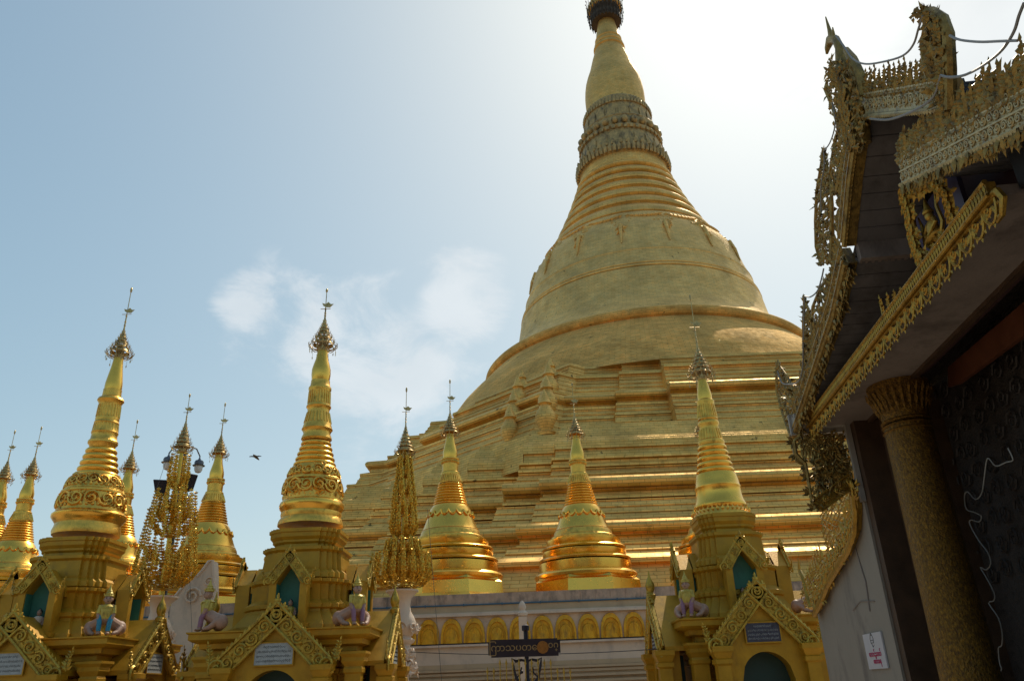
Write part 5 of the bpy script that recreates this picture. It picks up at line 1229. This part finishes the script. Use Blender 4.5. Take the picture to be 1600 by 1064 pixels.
for k in range(40):
    f2 = (k+.5)/40*(len(Q)-1); i2 = int(f2); a_ = lerp(Q[i2], Q[i2+1], f2-i2); b.scroll(a_+ez*.1-eu*.04, ev, ez, -eu, .085, .016, 1.4, 1 if k % 2 else -1, 4, 10)
for k in range(10): twig(b, lerp(onw(1262, 925), onw(1288, 868), k/10), ev, ez, -eu, .26, .11, .012, rp, .3, 6)
b.build('corner_bracket', M['pgoldb'], PV)
b = MB(); q0 = [onvp(x, y) for x, y in ((1240, 690), (1243, 710), (1258, 725), (1262, 745), (1266, 770), (1273, 795))]; b.tube(q0, [.03, .035, .03, .025, .02, .02], 6)
for q in q0:
    for k in range(7): b.leaf(q, V((rp.uniform(-1, .4), 0, rp.uniform(-1, 1))), -ev, .12, .05, .02)
b.build('bracket_stem', M['pgold'], PV)
# notice on the white wall
q = [onu(x, y, 3.385) for x, y in ((1349, 993), (1376, 984), (1390, 1040), (1362, 1048))]
v0, v1 = uvz(q[0])[1], (uvz(q[1])[1]); z1, z0 = (q[0].z+q[1].z)/2, (q[2].z+q[3].z)/2
cn = W(3.385, (v0+v1)/2, (z0+z1)/2); nw_, nh_ = abs(v0-v1), z1-z0
T = thing('notice', cn, 'white notice with magenta script and an ink emblem on the pavilion white wall', 'notice')
b = MB(); b.box(cn, (nw_, .02, nh_), -ev, eu, ez); pn = b.build('panel', M['paper'], T)
f0 = cn-eu*.012; exn = -ev
b = MB(); e0 = f0+ez*nh_*.30-exn*nw_*.02
for (pp_) in ([(-.03, .06), (-.06, .02), (-.05, -.03), (.05, -.03), (.06, .02), (.03, .06), (-.03, .06)], [(-.045, .0), (.045, .0)], [(0, .085), (-.03, .06)], [(0, .085), (.03, .06)], [(-.04, -.03), (.0, -.08), (.05, -.055)]):
    b.tube([e0+exn*x+ez*y for x, y in pp_], .0035, 4)
b.build('emblem', M['ink'], pn)
script_obj('\u1031\u101c\u102c\u1004\u103a\u1038\u1001\u102c\u1010\u103a', nh_*.21, f0-ez*nh_*.05, exn, ez, -eu, M['pink'], pn, 'lettering')
script_obj('\u1019\u1011\u102d\u1021\u101b', nh_*.20, f0-ez*nh_*.30+exn*nw_*.06, exn, ez, -eu, M['pink'], pn, 'lettering')
# rope light hanging in the porch, cables strung along the gable
sq_ = [(1575, 700), (1583, 718), (1572, 722), (1556, 728), (1545, 716), (1541, 722), (1538, 745), (1534, 770), (1524, 780), (1512, 768), (1507, 775), (1510, 795), (1522, 800), (1533, 806), (1530, 815), (1517, 812), (1516, 820), (1530, 845), (1543, 862), (1548, 880), (1541, 890), (1532, 886), (1540, 900), (1553, 925), (1553, 938), (1545, 942), (1560, 965), (1566, 990), (1565, 1008), (1560, 1012), (1562, 1035), (1565, 1045), (1558, 1052), (1552, 1036)]
Q = []
for i in range(len(sq_)-1):
    for k in range(3):
        p_ = sq_[max(0, i-1)]; a = sq_[i]; c = sq_[i+1]; d = sq_[min(len(sq_)-1, i+2)]; t = k/3
        f2 = lambda j: .5*((2*a[j])+(-p_[j]+c[j])*t+(2*p_[j]-5*a[j]+4*c[j]-d[j])*t*t+(-p_[j]+3*a[j]-3*c[j]+d[j])*t**3); Q.append(onu(f2(0), f2(1), 4.05))
b = MB(); b.tube(Q, .0065, 5); single(b, 'rope_light', M['tubing'], Q[0], 'pale unlit rope light looping down the dark carved porch wall', 'rope light')
def cab(px, lab, r=.009, u=UG-.06):
    Q = []
    for i in range(len(px)-1):
        p_ = px[max(0, i-1)]; a = px[i]; c = px[i+1]; d = px[min(len(px)-1, i+2)]
        for k in range(5):
            t = k/5; f2 = lambda j: .5*((2*a[j])+(-p_[j]+c[j])*t+(2*p_[j]-5*a[j]+4*c[j]-d[j])*t*t+(-p_[j]+3*a[j]-3*c[j]+d[j])*t**3); Q.append(onu(f2(0), f2(1), u))
    Q.append(onu(*px[-1], u)); b = MB(); b.tube(Q, r, 5); return single(b, 'cable', M['cable'], Q[0], lab, 'cable', 'cables strung along the pavilion gable')
cab([(1306, 56), (1318, 72), (1332, 92), (1350, 100), (1375, 98), (1410, 88), (1427, 70), (1435, 45), (1442, 25)], 'grey cable sagging from the bird finial to the curled crest of the gable', .009)
cab([(1484, 56), (1500, 63), (1530, 66), (1560, 65), (1590, 64)], 'grey cable strung level over the nearest crest flames of the gable')
cab([(1600, 5), (1592, 25), (1584, 50), (1566, 78), (1540, 100), (1510, 117), (1485, 121), (1470, 118)], 'grey cable sweeping down from the top right corner over the near gable crest', .010)
cab([(1470, 118), (1462, 145), (1450, 160), (1425, 175), (1390, 187), (1360, 186)], 'grey cable lying across the pale lace board near the gable apex', .010)
cab([(1287, 238), (1288, 262), (1283, 290), (1283, 330)], 'thin grey cable hanging down the tall far flare of the gable', .007)
cab([(1287, 236), (1296, 225), (1303, 205), (1305, 185), (1300, 160)], 'thin grey cable from the tall far flare up to the bird finial', .007)
cab([(1257, 463), (1266, 464), (1277, 455), (1283, 438), (1287, 420)], 'grey cable drooping from the middle far flare to the upper stage', .009)
cab([(1257, 463), (1256, 500), (1255, 540), (1254, 575), (1248, 595), (1236, 600), (1222, 598), (1215, 580)], 'grey cable hanging between the two lowest far flares of the gable', .009)
